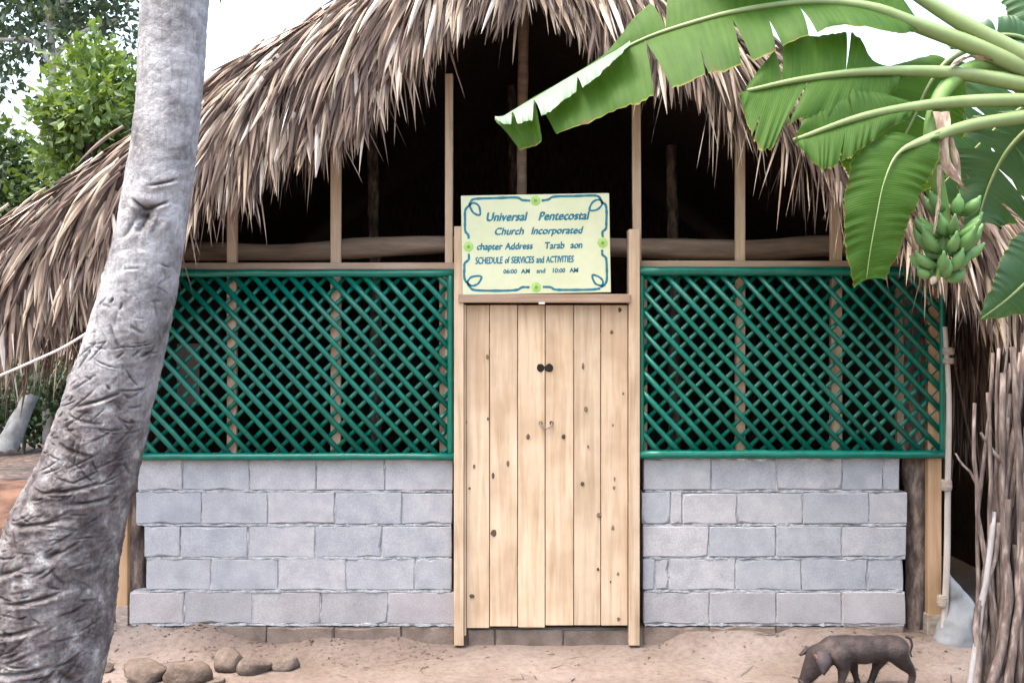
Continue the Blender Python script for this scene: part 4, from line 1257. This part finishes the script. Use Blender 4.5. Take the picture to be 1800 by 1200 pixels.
# L: broad leaf behind the petioles
L_st = [((1900, 150, 5.0), (1880, 140, 5.02), (1915, 170, 5.02)), ((1840, 165, 5.2), (1760, 118, 5.25), (1880, 260, 5.25)), ((1775, 205, 5.25), (1655, 135, 5.3), (1830, 330, 5.3)), ((1720, 255, 5.28), (1625, 190, 5.32), (1770, 370, 5.32)), ((1670, 310, 5.3), (1612, 270, 5.33), (1700, 370, 5.33)), ((1630, 345, 5.32), (1622, 335, 5.32), (1640, 360, 5.32))]
banana_leaf(L_st, [(1905, 170, 4.7), (1900, 150, 4.98), (1840, 165, 5.18), (1775, 205, 5.23), (1720, 255, 5.26), (1670, 310, 5.28), (1632, 344, 5.3)], [0.03, 0.022, 0.014, 0.01, 0.007, 0.005, 0.003], [(0.3, 0.02, 0.9), (0.47, 0.02, 0.9)], [(0.36, 0.025, 0.9), (0.55, 0.03, 0.9), (0.72, 0.02, 0.9)], mat='banana_dark', seed=99)
# fruit bunch
bunch = empty('fruit_bunch', P(1664, 420, 4.5), banana)
stk = spline([P(1890, 175, 4.66), P(1790, 118, 4.66), P(1715, 118, 4.62), P(1662, 155, 4.56), P(1640, 210, 4.52), P(1638, 270, 4.5), P(1648, 320, 4.5), P(1660, 380, 4.52), P(1656, 440, 4.52), P(1648, 492, 4.5)], 60)
make('stalk', *tube(stk, np.interp(np.linspace(0, 1, 60), [0, 0.3, 0.6, 0.75, 1], [0.03, 0.034, 0.034, 0.024, 0.011]), 12), M['stalk'], bunch, smooth=True)


def finger(base, d0, length, r0, n=6, m_=9):
    p = np.array(base, float); d = np.array(d0, float); d /= np.linalg.norm(d)
    pts = [p.copy()]
    for i in range(m_):
        d = d + np.array([0, 0, 0.15]); d /= np.linalg.norm(d)
        p = p + d * length / m_; pts.append(p.copy())
    prof = [0.38, 0.45, 0.78, 0.98, 1.03, 1.0, 0.9, 0.66, 0.34, 0.2]
    return tube(pts, np.array(prof) * r0, n)


cz0 = [(362, 1676, 7, 0.062), (398, 1670, 9, 0.088), (432, 1664, 10, 0.098), (458, 1658, 8, 0.075), (474, 1650, 4, 0.035)]
for hi_, (py, px, nf, ll) in enumerate(cz0):
    c = P(px, py + 14, 4.52)
    for k in range(nf):
        th = 2 * PI * (k + 0.5 * (hi_ % 2)) / nf + R.uniform(-0.22, 0.22)
        dirv = np.array([math.cos(th), math.sin(th), R.uniform(-0.4, 0.25)])
        b0 = c + np.array([math.cos(th), math.sin(th), 0]) * 0.028 + np.array([0, 0, R.uniform(-0.012, 0.012)])
        V, Fc = finger(b0, dirv, (ll + 0.055) * R.uniform(0.88, 1.12), R.uniform(0.023, 0.0275))
        make('banana', V, Fc, M['fruit'], bunch, smooth=True)
V, Fc = tube(spline([P(1648, 488, 4.5), P(1641, 492, 4.49), P(1637, 500, 4.48)], 8), [0.009, 0.012, 0.015, 0.017, 0.017, 0.014, 0.009, 0.003], 8)
make('flower_tip', V, Fc, M['dry'], bunch, smooth=True)
def sheath(pts, ws, seed):
    p = spline([P(*q) for q in pts], 24); w_ = np.interp(np.linspace(0, 1, 24), np.linspace(0, 1, len(ws)), ws)
    V = []
    for i in range(24):
        for j in range(7):
            u = j / 6 - 0.5
            V.append(p[i] + np.array([u * w_[i], 0.02 * abs(u) + 0.012 * float(vnoise(i * 0.35, u * 6, seed)), 0.004 * float(vnoise(i * 0.5, u * 5, seed + 3))]))
    return make('dry_sheath', V, [(i * 7 + j, i * 7 + j + 1, i * 7 + j + 8, i * 7 + j + 7) for i in range(23) for j in range(6)], M['dry'], bunch, smooth=True)
sheath([(1655, 196, 4.44), (1660, 225, 4.43), (1662, 270, 4.43), (1672, 300, 4.43), (1692, 325, 4.44)], [0.07, 0.055, 0.04, 0.05, 0.015], 1)
sheath([(1654, 290, 4.43), (1652, 330, 4.42), (1650, 370, 4.40), (1641, 412, 4.38)], [0.02, 0.014, 0.012, 0.006], 5)
sheath([(1672, 240, 4.45), (1682, 280, 4.45), (1688, 320, 4.46), (1700, 335, 4.46)], [0.02, 0.03, 0.02, 0.008], 9)
sheath([(1740, 106, 4.56), (1710, 98, 4.54), (1690, 104, 4.53), (1672, 118, 4.52)], [0.05, 0.05, 0.04, 0.02], 13)

# ------------------------------------------------------------------ leaning pole, sack, sticks, stones
pole = empty('tied_pole', (X(1660, 6.27), -0.13, 0.0))
tag(pole, 'thin grey bamboo pole with three wooden collars beside the corner post', 'pole')
make('shaft', *tube(spline([P(1657, 1136, 6.27), P(1664, 1000, 6.27), P(1666, 850, 6.27), P(1668, 700, 6.27), P(1661, 574, 6.27)], 30), np.linspace(0.02, 0.014, 30), 10), M['bamboo'], pole, smooth=True)
for px, py, w_, h_ in ((1667, 617, 0.034, 0.022), (1667, 634, 0.032, 0.018), (1663, 852, 0.034, 0.032), (1656, 1056, 0.03, 0.035)):
    c = P(px, py, 6.27)
    pp = np.array([c + [0, 0, t] for t in np.linspace(-h_, h_, 6)])
    make('collar', *tube(pp, np.array([0.85, 1, 1.02, 0.98, 1, 0.85]) * w_, 9), M['bind'], pole)

def loft(name, rings, mat, parent, n=28, seed=0, amp=0.0, freq=8, cap=True):
    """rings: list of (cx,cy,cz,rx,ry)"""
    rg_ = spline(np.array(rings), 36)
    V = []
    for c in rg_:
        for j in range(n):
            a = 2 * PI * j / n
            V.append((c[0] + c[3] * math.cos(a), c[1] + c[4] * math.sin(a), c[2]))
    V = np.array(V)
    if amp:
        cc = np.repeat(rg_[:, :2], n, 0)
        k = 1 + amp * fbm(V[:, 0] * freq, V[:, 1] * freq, V[:, 2] * freq * 0.6 + seed, 3)
        V[:, :2] = cc + (V[:, :2] - cc) * k[:, None]
    Fc = [(i * n + j, i * n + (j + 1) % n, (i + 1) * n + (j + 1) % n, (i + 1) * n + j) for i in range(35) for j in range(n)]
    if cap: Fc += [tuple(range(n))[::-1], tuple(35 * n + j for j in range(n))]
    return make(name, V, Fc, mat, parent, smooth=True)

dk = 6.28
sk = loft('sack', [(X(1688, dk), -0.12, -0.01, 0.09, 0.07), (X(1686, dk), -0.12, 0.02, 0.125, 0.09), (X(1688, dk), -0.11, 0.10, 0.125, 0.10), (X(1692, dk), -0.10, 0.20, 0.115, 0.09), (X(1685, dk), -0.09, 0.30, 0.075, 0.07), (X(1672, dk), -0.09, 0.40, 0.035, 0.045), (X(1667, dk), -0.09, 0.46, 0.012, 0.02)],
          M['sack'], None, amp=0.30, freq=11, seed=2)
tag(sk, 'slumped pale grey plastic sack standing beside the bamboo pole', 'sack')

def stick_geo(p0, p1, r0, r1, bend=0.03, n=7, m_=12, knots=0.12):
    p0, p1 = np.array(p0), np.array(p1)
    t = np.linspace(0, 1, m_)[:, None]
    p = p0 * (1 - t) + p1 * t
    b_ = np.array([R.gauss(0, bend), R.gauss(0, bend * 0.6), 0])
    p = p + np.sin(t * PI) * b_ + np.sin(t * PI * R.uniform(2, 3.5)) * np.array([R.gauss(0, bend * 0.35), R.gauss(0, bend * 0.3), 0])
    p[1:-1] += NR.randn(m_ - 2, 3) * 0.004
    r_ = np.linspace(r0, r1, m_) * (1 + knots * NR.rand(m_))
    return tube(p, r_, n)

SG = 'sticks in the upright bundle'
def gzf(x, y): return float(gz(x, y))
def stick(bx, tx, ty, d0, d1, r0, r1, label=None, mat='stick', bend=0.03, fork=False):
    x0, y0 = X(bx, d0), d0 - CAMD
    p0 = np.array([x0, y0, gzf(x0, y0) - 0.01]); p1 = P(tx, ty, d1)
    V, Fc = stick_geo(p0, p1, r0, r1, bend)
    o = make('stick', V, Fc, M[mat], None, smooth=True, origin=p0)
    if not label:
        label = ('thick ' if r0 > 0.0195 else 'thin ') + ('bare brown stick standing tall in the upright bundle' if ty < 760 else 'short brown stick standing low in the upright bundle')
    tag(o, label, 'stick', SG)
    if fork:
        q = V.reshape(-1, 7, 3).mean(1)[8]
        V2, F2 = stick_geo(q, q + np.array([-0.10, 0.02, 0.16]), r1 * 0.9, r1 * 0.5, 0.01, m_=6)
        make('side_twig', V2, F2, M[mat], o, smooth=True)
    return o
for k in range(60):
    f = k / 59
    bx = 1712 + 190 * f + R.uniform(-8, 8)
    tx = 1762 + 150 * f + R.uniform(-22, 22)
    stick(bx, tx, (R.uniform(580, 760) if k % 2 else R.uniform(740, 930)), 5.22 + R.uniform(-0.12, 0.12), 5.42 + R.uniform(-0.1, 0.1), R.uniform(0.009, 0.021), R.uniform(0.005, 0.011), bend=0.026)
stick(1738, 1712, 708, 5.2, 5.3, 0.015, 0.008, 'crooked grey stick leaning out of the bundle towards the church', bend=0.05, fork=True)
stick(1762, 1738, 690, 5.18, 5.3, 0.014, 0.009, bend=0.03)
stick(1755, 1760, 655, 5.14, 5.3, 0.02, 0.013, 'tall tan stick with a forked twig in the upright bundle', bend=0.02, fork=True)
stick(1770, 1757, 612, 5.16, 5.35, 0.014, 0.008, bend=0.02)
stick(1792, 1782, 610, 5.12, 5.32, 0.022, 0.014, bend=0.02)
stick(1694, 1748, 900, 5.1, 5.26, 0.017, 0.013, 'pale peeled straight stick on the near edge of the bundle', 'palestick', bend=0.008)
for k in range(6):
    stick(1705 + 22 * k + R.uniform(-8, 8), 1755 + 16 * k, R.uniform(800, 960), 5.06 + R.uniform(-0.03, 0.05), 5.24, R.uniform(0.016, 0.026), R.uniform(0.01, 0.016), bend=0.02)

def stone(cx, cy, rx, ry, rz, sink, label, seed):
    n, m_ = 20, 12
    V = []
    for i in range(m_ + 1):
        th = PI * i / m_
        for j in range(n):
            a = 2 * PI * j / n
            V.append((math.sin(th) * math.cos(a), math.sin(th) * math.sin(a), math.cos(th)))
    V = np.array(V)
    k = 1 + 0.16 * fbm(V[:, 0] * 1.3 + seed, V[:, 1] * 1.3, V[:, 2] * 1.3, 3)
    V = V * k[:, None]
    rs2 = np.random.RandomState(seed)
    for q in range(11):
        nn_ = rs2.randn(3); nn_ /= np.linalg.norm(nn_); off = rs2.uniform(0.55, 0.85)
        ex = np.maximum(V @ nn_ - off, 0); V = V - ex[:, None] * nn_ * 0.9
    V = V * 1.15 * [rx, ry, rz]
    z0 = gzf(cx, cy)
    V += [cx, cy, z0 + rz * (1 - sink)]
    Fc = [(i * n + j, (i + 1) * n + j, (i + 1) * n + (j + 1) % n, i * n + (j + 1) % n) for i in range(m_) for j in range(n)]
    o = make('stone', V, Fc, M['stone'], None, smooth=True, origin=(cx, cy, z0))
    return tag(o, label, 'stone', 'stones at the foot of the block wall')

def stone_px(px, py, w_, h_, label, seed, sink=0.6):
    d = F * CAMZ / (py + h_ * 0.5 - 600)      # resting on level ground
    k = d / F
    stone(X(px, d), d - CAMD, w_ * k / 2, w_ * k / 2 * 0.8, h_ * k / 2 * 0.95, sink, label, seed)
stone_px(262, 1166, 84, 50, 'large rounded brown stone lying below the palm side of the wall', 1)
stone_px(336, 1172, 84, 50, 'broad angular stone beside the large rounded stone', 5)
stone_px(404, 1150, 50, 54, 'upright narrow stone half buried at the wall foot', 9)
stone_px(449, 1158, 58, 48, 'lumpy stone half buried next to the upright stone', 13)
stone_px(503, 1157, 50, 38, 'small pale stone in the dirt nearest the door', 17)
stone_px(206, 1108, 50, 30, 'flat stone against the foot of the corner post by the palm', 21)
stone_px(180, 1168, 40, 20, 'flat dark stone lying close to the palm trunk', 25)
stone_px(373, 1192, 40, 14, 'low flat stone nearly buried in front of the angular stone', 29)
# gravel and clods
peb = Geo()
base_i = [(0, 0, 1), (1, 0, 0), (0, 1, 0), (-1, 0, 0), (0, -1, 0), (0, 0, -1)]
tri = [(0, 1, 2), (0, 2, 3), (0, 3, 4), (0, 4, 1), (5, 2, 1), (5, 3, 2), (5, 4, 3), (5, 1, 4)]
for k in range(1500):
    x = R.uniform(-3.2, 3.6); y = -1.4 + 1.45 * R.random()
    if R.random() < 0.45: x, y = R.uniform(-2.5, -0.4), R.uniform(-0.5, -0.02)
    if R.random() < 0.15: y = R.uniform(-0.12, -0.02)
    if -0.35 < x < 0.75 and R.random() < 0.6: continue
    s_ = 0.003 + 0.011 * R.random()**3
    a = R.uniform(0, 6.28); ca, sa = math.cos(a), math.sin(a)
    q = []
    for bx_, by_, bz_ in base_i:
        bx_, by_, bz_ = bx_ * s_ * R.uniform(0.7, 1.4), by_ * s_ * R.uniform(0.6, 1.2), bz_ * s_ * R.uniform(0.4, 0.8)
        q.append((x + bx_ * ca - by_ * sa, y + bx_ * sa + by_ * ca, bz_))
    q = np.array(q); q[:, 2] += gzf(x, y)
    peb.add(q, tri)
tag(peb.build('gravel', M['stone']), 'small pebbles and clods scattered over the dirt', 'gravel', kind='stuff')

lit = Geo()
for k in range(170):
    x, y = R.uniform(-3, 3.4), R.uniform(-1.3, -0.03)
    a = R.uniform(0, 6.28)
    V, Fc = strand((x, y, gzf(x, y) + 0.004), (math.cos(a), math.sin(a), 0.05), (0, 0, 1), R.uniform(0.02, 0.10) if k % 9 else R.uniform(0.12, 0.28), R.uniform(0.003, 0.011), 0.15, R.uniform(-0.5, 0.5), R.gauss(0, 0.8), nseg=3)
    lit.add(V, Fc)
tag(lit.build('thatch_litter', M['darkthatch']), 'scraps of dry palm leaf littering the dirt', 'litter', kind='stuff')

# ------------------------------------------------------------------ pig
pd = 5.58
def pp_(px, py, dy=0.0):
    return P(px, py, pd) + np.array([0, dy, 0])
bmh = bmesh.new()
def ball(c, r, rot_y=0.0):
    r = (r, r, r) if not hasattr(r, '__len__') else r
    res = bmesh.ops.create_icosphere(bmh, subdivisions=3, radius=1.0)
    ca, sa = math.cos(rot_y), math.sin(rot_y)
    for v_ in res['verts']:
        x, y, z = v_.co.x * r[0], v_.co.y * r[1], v_.co.z * r[2]
        v_.co = Vector((c[0] + x * ca + z * sa, c[1] + y, c[2] - x * sa + z * ca))
def chain(pts, rads, k=7):
    p = spline(pts, (len(pts) - 1) * k + 1); r_ = np.interp(np.linspace(0, 1, len(p)), np.linspace(0, 1, len(rads)), rads)
    for a_, b_ in zip(p, r_): ball(a_, float(b_))
G0 = gzf(X(1520, pd), pd - CAMD)
# trunk: rump, loin, belly, chest, shoulder
for px, py, rx, ry, rz in ((1566, 1138, 32, 23, 23), (1545, 1139, 38, 25, 23), (1515, 1141, 42, 27, 25), (1487, 1140, 36, 26, 25), (1467, 1141, 28, 24, 25), (1577, 1143, 19, 21, 21)):
    k = pd / F
    ball(pp_(px, py), (rx * k, ry * k, rz * k))
chain([pp_(1464, 1141), pp_(1449, 1150), pp_(1438, 1160)], [0.070, 0.063, 0.057])           # neck to skull
chain([pp_(1440, 1154), pp_(1428, 1174), pp_(1418, 1190), pp_(1413, 1198)], [0.070, 0.052, 0.036, 0.031])   # face to snout
ball(pp_(1441, 1164), (0.06, 0.06, 0.05))
zf = lambda p, z: np.array([p[0], p[1], G0 + z])
def leg(top, knee, ank, toe, rads):
    chain([top, knee, ank, toe], rads, 9)
yn, yf = -0.042, 0.045
leg(pp_(1472, 1146, yn), pp_(1478, 1168, yn), pp_(1475, 1190, yn), zf(pp_(1472, 1205, yn), 0.016), [0.055, 0.034, 0.019, 0.018])
leg(pp_(1478, 1140, yf), pp_(1500, 1166, yf), pp_(1507, 1186, yf), zf(pp_(1512, 1200, yf), 0.016), [0.058, 0.034, 0.019, 0.018])
leg(pp_(1570, 1141, yn), pp_(1582, 1158, yn), pp_(1598, 1178, yn), zf(pp_(1594, 1204, yn), 0.016), [0.062, 0.042, 0.021, 0.018])
leg(pp_(1562, 1142, yf), pp_(1552, 1160, yf), pp_(1545, 1178, yf), zf(pp_(1536, 1200, yf), 0.016), [0.058, 0.042, 0.022, 0.018])
me = bpy.data.meshes.new('tmp'); bmh.to_mesh(me); bmh.free()
ob = bpy.data.objects.new('tmp', me); SC.collection.objects.link(ob)
rm = ob.modifiers.new('r', 'REMESH'); rm.mode = 'VOXEL'; rm.voxel_size = 0.0075
sm = ob.modifiers.new('s', 'SMOOTH'); sm.iterations = 8; sm.factor = 0.5
bpy.context.view_layer.update()
me2 = bpy.data.meshes.new_from_object(ob.evaluated_get(bpy.context.evaluated_depsgraph_get()))
V = np.array([v_.co[:] for v_ in me2.vertices]); Fs = [tuple(p.vertices) for p in me2.polygons]
bpy.data.objects.remove(ob); bpy.data.meshes.remove(me); bpy.data.meshes.remove(me2)
pig = make('pig', V, Fs, M['pig'], None, smooth=True, origin=(X(1520, pd), pd - CAMD, G0))
tag(pig, 'small dark brown pig walking with its snout lowered to the dirt', 'pig')
# sparse bristles along the hide
bv, bf = [], []
ctr = V.mean(0)
for k in range(2600):
    f = Fs[R.randrange(len(Fs))]
    c = (V[f[0]] + V[f[1]] + V[f[2]]) / 3
    nn_ = np.cross(V[f[1]] - V[f[0]], V[f[2]] - V[f[0]]); nn_ /= np.linalg.norm(nn_) + 1e-9
    d_ = nn_ * 0.5 + np.array([0.75, 0, -0.25]) + NR.randn(3) * 0.12; d_ /= np.linalg.norm(d_)
    sd = np.cross(d_, nn_); sd /= np.linalg.norm(sd) + 1e-9
    n0 = len(bv); ln = R.uniform(0.010, 0.022)
    bv += [c - sd * 0.0007, c + sd * 0.0007, c + d_ * ln]; bf.append((n0, n0 + 1, n0 + 2))
tag(make('bristles', bv, bf, M['hoof'], pig), None, None, kind='stuff')
def flap(pts_a, pts_b, mat, name, th=0.006):
    a_, b_ = spline(pts_a, 10), spline(pts_b, 10)
    V = []
    for off in (-th / 2, th / 2):
        for i in range(10):
            for j in range(5):
                u = j / 4
                q = a_[i] * (1 - u) + b_[i] * u + np.array([0, off - 0.014 * math.sin(PI * u), 0.0]); V.append(q)
    Fc = []
    for i in range(9):
        for j in range(4):
            q = i * 5 + j
            Fc += [(q, q + 1, q + 6, q + 5), (50 + q, 55 + q, 56 + q, 51 + q)]
    for i in range(9):
        Fc += [(i * 5, i * 5 + 5, 55 + i * 5, 50 + i * 5), (i * 5 + 4, 54 + i * 5, 59 + i * 5, i * 5 + 9)]
    Fc += [(45, 46, 96, 95), (46, 47, 97, 96), (47, 48, 98, 97), (48, 49, 99, 98)]
    return make(name, V, Fc, M[mat], pig, smooth=True, recalc=True)
flap([pp_(1431, 1138, -0.05), pp_(1427, 1154, -0.082), pp_(1434, 1172, -0.09)], [pp_(1452, 1140, -0.065), pp_(1453, 1156, -0.088), pp_(1440, 1176, -0.096)], 'pigear', 'ear')
flap([pp_(1434, 1138, 0.03), pp_(1420, 1141, 0.04), pp_(1408, 1154, 0.04)], [pp_(1434, 1148, 0.03), pp_(1422, 1152, 0.04), pp_(1411, 1156, 0.04)], 'pig', 'ear')
flap([pp_(1424, 1143, -0.05), pp_(1425, 1148, -0.062), pp_(1427, 1152, -0.066)], [pp_(1432, 1142, -0.056), pp_(1432, 1148, -0.07), pp_(1431, 1152, -0.068)], 'pigpink', 'inner_ear', 0.003)
make('snout', *tube([pp_(1413, 1197), pp_(1411.5, 1199.5), pp_(1410.5, 1201)], [0.031, 0.032, 0.028], 14), M['pigear'], pig, smooth=True)
for px, py, yy in ((1428, 1166, -0.047),):
    c = pp_(px, py, yy)
    make('eye', *tube([c, c + [-0.001, -0.006, 0], c + [-0.002, -0.011, 0]], [0.007, 0.006, 0.002], 8), M['hole'], pig, smooth=True)
make('tail', *tube(spline([pp_(1592, 1118), pp_(1600, 1122), pp_(1603, 1134), pp_(1600, 1146), pp_(1603, 1154)], 16), np.linspace(0.008, 0.004, 16), 7), M['pig'], pig, smooth=True)
for px, yy in ((1471, yn), (1512, yf), (1593, yn), (1535, yf)):
    c = zf(pp_(px, 1205, yy), 0.0)
    for s_ in (-0.009, 0.009):
        make('hoof', *tube([c + [0, s_, 0.026], c + [-0.004, s_, 0.012], c + [-0.008, s_, 0.001]], [0.010, 0.011, 0.011], 8), M['hoof'], pig, smooth=True)

# ------------------------------------------------------------------ background trees and bushes
def tree(name, label, base, limbs, clumps, nleaf, lsize, lmat, bmat, group=None, cat='tree', flat=0.6, rad=(0.09, 0.03), seed=0):
    """limbs: list of polylines; clumps: list of (centre, radius)"""
    rr = random.Random(seed)
    base = np.array(base, float)
    root = empty(name, base)
    tag(root, label, cat, group)
    gg = Geo()
    for k, L in enumerate(limbs):
        p = spline(L, 16)
        r0, r1 = (rad if k == 0 else (rad[1] * 1.1, rad[1] * 0.3))
        gg.add(*tube(p, np.linspace(r0, r1, 16), 8))
    gg.build('trunk', M[bmat], root, smooth=True)
    V, Fc = [], []
    wsum = sum(r_**2 for c, r_ in clumps)
    for c, r_ in clumps:
        nn = int(nleaf * r_**2 / wsum)
        # twig tips inside the clump carry small sprays of leaves
        for q in range(max(2, nn // 9)):
            while True:
                t = np.array([rr.uniform(-1, 1) for _ in range(3)])
                if 0.15 < t.dot(t) < 1: break
            tip = np.array(c) + t * r_ * [1, 1, flat + 0.25]
            dv = t / np.linalg.norm(t) + np.array([0, 0, 0.25])
            for l_ in range(9):
                o_ = tip + np.array([rr.gauss(0, 1) for _ in range(3)]) * lsize * 0.9
                d_ = dv + np.array([rr.gauss(0, 0.7) for _ in range(3)]); d_[2] -= 0.25; d_ /= np.linalg.norm(d_)
                s_ = np.cross(d_, [rr.gauss(0, 1), rr.gauss(0, 1), rr.gauss(0, 1)]); s_ /= np.linalg.norm(s_) + 1e-9
                ln = lsize * rr.uniform(0.7, 1.3); w_ = ln * 0.27
                nrm_ = np.cross(d_, s_)
                n0 = len(V)
                V += [o_, o_ + d_ * ln * 0.5 + s_ * w_ + nrm_ * w_ * 0.3, o_ + d_ * ln, o_ + d_ * ln * 0.5 - s_ * w_ + nrm_ * w_ * 0.3]
                Fc += [(n0, n0 + 1, n0 + 2), (n0, n0 + 2, n0 + 3)]
    make('crown', V, Fc, M[lmat], root)
    return root


def gpt(px, d): return np.array([X(px, d), d - CAMD, gzf(X(px, d), d - CAMD) - 0.05])
TG = 'trees behind the church'
# tall dark tree over the upper left corner
d = 15.0
b0 = gpt(86, d)
cl = [(P(x, y, d + dz), r_ * d / F) for x, y, r_, dz in ((20, 20, 80, 0), (95, 10, 70, .4), (70, 60, 55, -.3), (150, -20, 80, 0.6), (215, 10, 55, 0.2), (225, 70, 32, -.2), (60, -70, 120, 0), (-60, 60, 90, .5), (-20, 130, 45, 0), (5, 150, 35, 0.4), (190, 40, 35, .3), (68, 100, 24, 0), (215, -80, 100, 0), (-90, -60, 110, 0), (330, -110, 90, 0))]
tree('forest_tree', 'tall dark leaved tree with pale slender trunk rising over the thatch', b0,
     [[b0, P(84, 500, d), P(86, 280, d), P(92, 120, d), P(80, -60, d)], [P(92, 120, d), P(60, 74, d), P(0, 70, d), P(-80, 60, d)], [P(92, 100, d), P(140, 60, d), P(215, 30, d)], [P(88, 40, d), P(140, -30, d), P(230, -80, d)]],
     cl, 6200, 0.13, 'leafdark', 'palebark', TG, rad=(0.09, 0.05), seed=1)
# bright green tree
d = 11.6
b0 = gpt(150, d)
cl = [(P(x, y, d + dz), r_ * d / F) for x, y, r_, dz in ((158, 105, 32, 0), (135, 135, 34, .3), (190, 140, 40, 0), (118, 178, 38, 0), (170, 185, 48, -.4), (215, 190, 35, .2), (100, 205, 26, -.2), (140, 225, 45, 0), (200, 235, 40, 0), (225, 270, 45, .3), (110, 258, 30, 0.2), (160, 275, 40, .2), (130, 310, 45, 0), (260, 220, 40, .4), (200, 300, 50, .3))]
tree('young_tree', 'bright green leafy young tree standing behind the palm trunk', b0, [[b0, P(150, 500, d), P(155, 300, d), P(160, 120, d)], [P(155, 300, d), P(120, 220, d), P(105, 190, d)], [P(155, 280, d), P(200, 220, d), P(220, 190, d)]],
     cl, 5200, 0.12, 'leaflight', 'bark', TG, rad=(0.06, 0.03), seed=2)
# lower left tree behind the roof edge
d = 12.8
b0 = gpt(-20, d)
cl = [(P(x, y, d + dz), r_ * d / F) for x, y, r_, dz in ((10, 255, 30, 0), (45, 285, 34, 0), (5, 310, 45, .3), (65, 325, 40, .2), (-40, 280, 60, 0), (30, 360, 60, 0), (-60, 380, 80, 0), (80, 380, 50, .3), (20, 235, 16, 0))]
tree('shrub_tree', 'mid green bushy tree peeping over the low edge of the thatch', b0, [[b0, P(-15, 600, d), P(0, 400, d), P(10, 280, d)], [P(0, 420, d), P(50, 340, d), P(70, 310, d)]], cl, 3600, 0.12, 'leafmid', 'bark', TG, rad=(0.06, 0.03), seed=3)
# bushes seen below the eave
BG = 'bushes behind the church'
for k, (px, py, w_, d, mt) in enumerate(((110, 690, 60, 14.5, 'leafbush'), (40, 700, 60, 15.2, 'leafbush'), (160, 680, 55, 15.5, 'leafmid'), (-40, 690, 75, 15, 'leafbush'), (-130, 680, 80, 16, 'leafmid'), (90, 640, 70, 17.5, 'leafmid'), (0, 630, 80, 18, 'leafbush'), (200, 640, 70, 17, 'leafbush'), (-230, 660, 100, 17, 'leafbush'), (-330, 640, 110, 18, 'leafmid'))):
    b0 = gpt(px, d)
    kk = d / F
    zc = max(b0[2] + w_ * kk * 0.55, Z(py, d))
    cl = [(np.array([b0[0] + R.uniform(-0.6, 0.6) * w_ * kk, b0[1] + R.uniform(-0.4, 0.4), zc + R.uniform(-0.8, 0.55) * w_ * kk]), w_ * kk * R.uniform(0.4, 0.62)) for _ in range(7)]
    tree('bush', 'dense dark green bush growing beyond the red bank' if mt == 'leafbush' else 'mid green bush growing beyond the red bank', b0, [[b0, b0 + [0.05, 0, (zc - b0[2]) * 0.6], b0 + [0, 0, zc - b0[2]]]], cl, 1500, 0.11, mt, 'bark', BG, 'bush', rad=(0.03, 0.012), seed=20 + k)
# grey fallen palm sheath leaning in the background
d = 12.0
V, Fc = [], []
for i in range(14):
    t = i / 13
    for j in range(7):
        u = j / 6 - 0.5
        c = P(8 + 26 * t, 790 - 95 * t, d)
        V.append(c + np.array([u * (0.30 - 0.12 * t), 0.10 * (1 - 4 * u * u) * -1 + 0.3 * t, 0.02 * float(vnoise(i * .6, j, 2))]))
nV = len(V)
V += [v_ + np.array([0, 0.02, 0]) for v_ in V]
for i in range(13):
    for j in range(6):
        q = i * 7 + j; Fc += [(q, q + 1, q + 8, q + 7), (nV + q, nV + q + 7, nV + q + 8, nV + q + 1)]
    Fc += [(i * 7, i * 7 + 7, nV + i * 7 + 7, nV + i * 7), (i * 7 + 6, nV + i * 7 + 6, nV + i * 7 + 13, i * 7 + 13)]
o = make('palm_sheath', V, Fc, M['sheathgrey'], None, smooth=True)
tag(o, 'pale grey curved palm sheath leaning among the bushes behind the eave', 'palm sheath')
# pinkish card just inside the left lattice
V, Fc = box(X(268, 7.2), X(350, 7.2), 0.80, 0.81, 0, 0.42, 0.002)
V[:, 2] += Z(712, 7.2)
o = make('card_board', V, Fc, M['cardboard'], church, recalc=True)
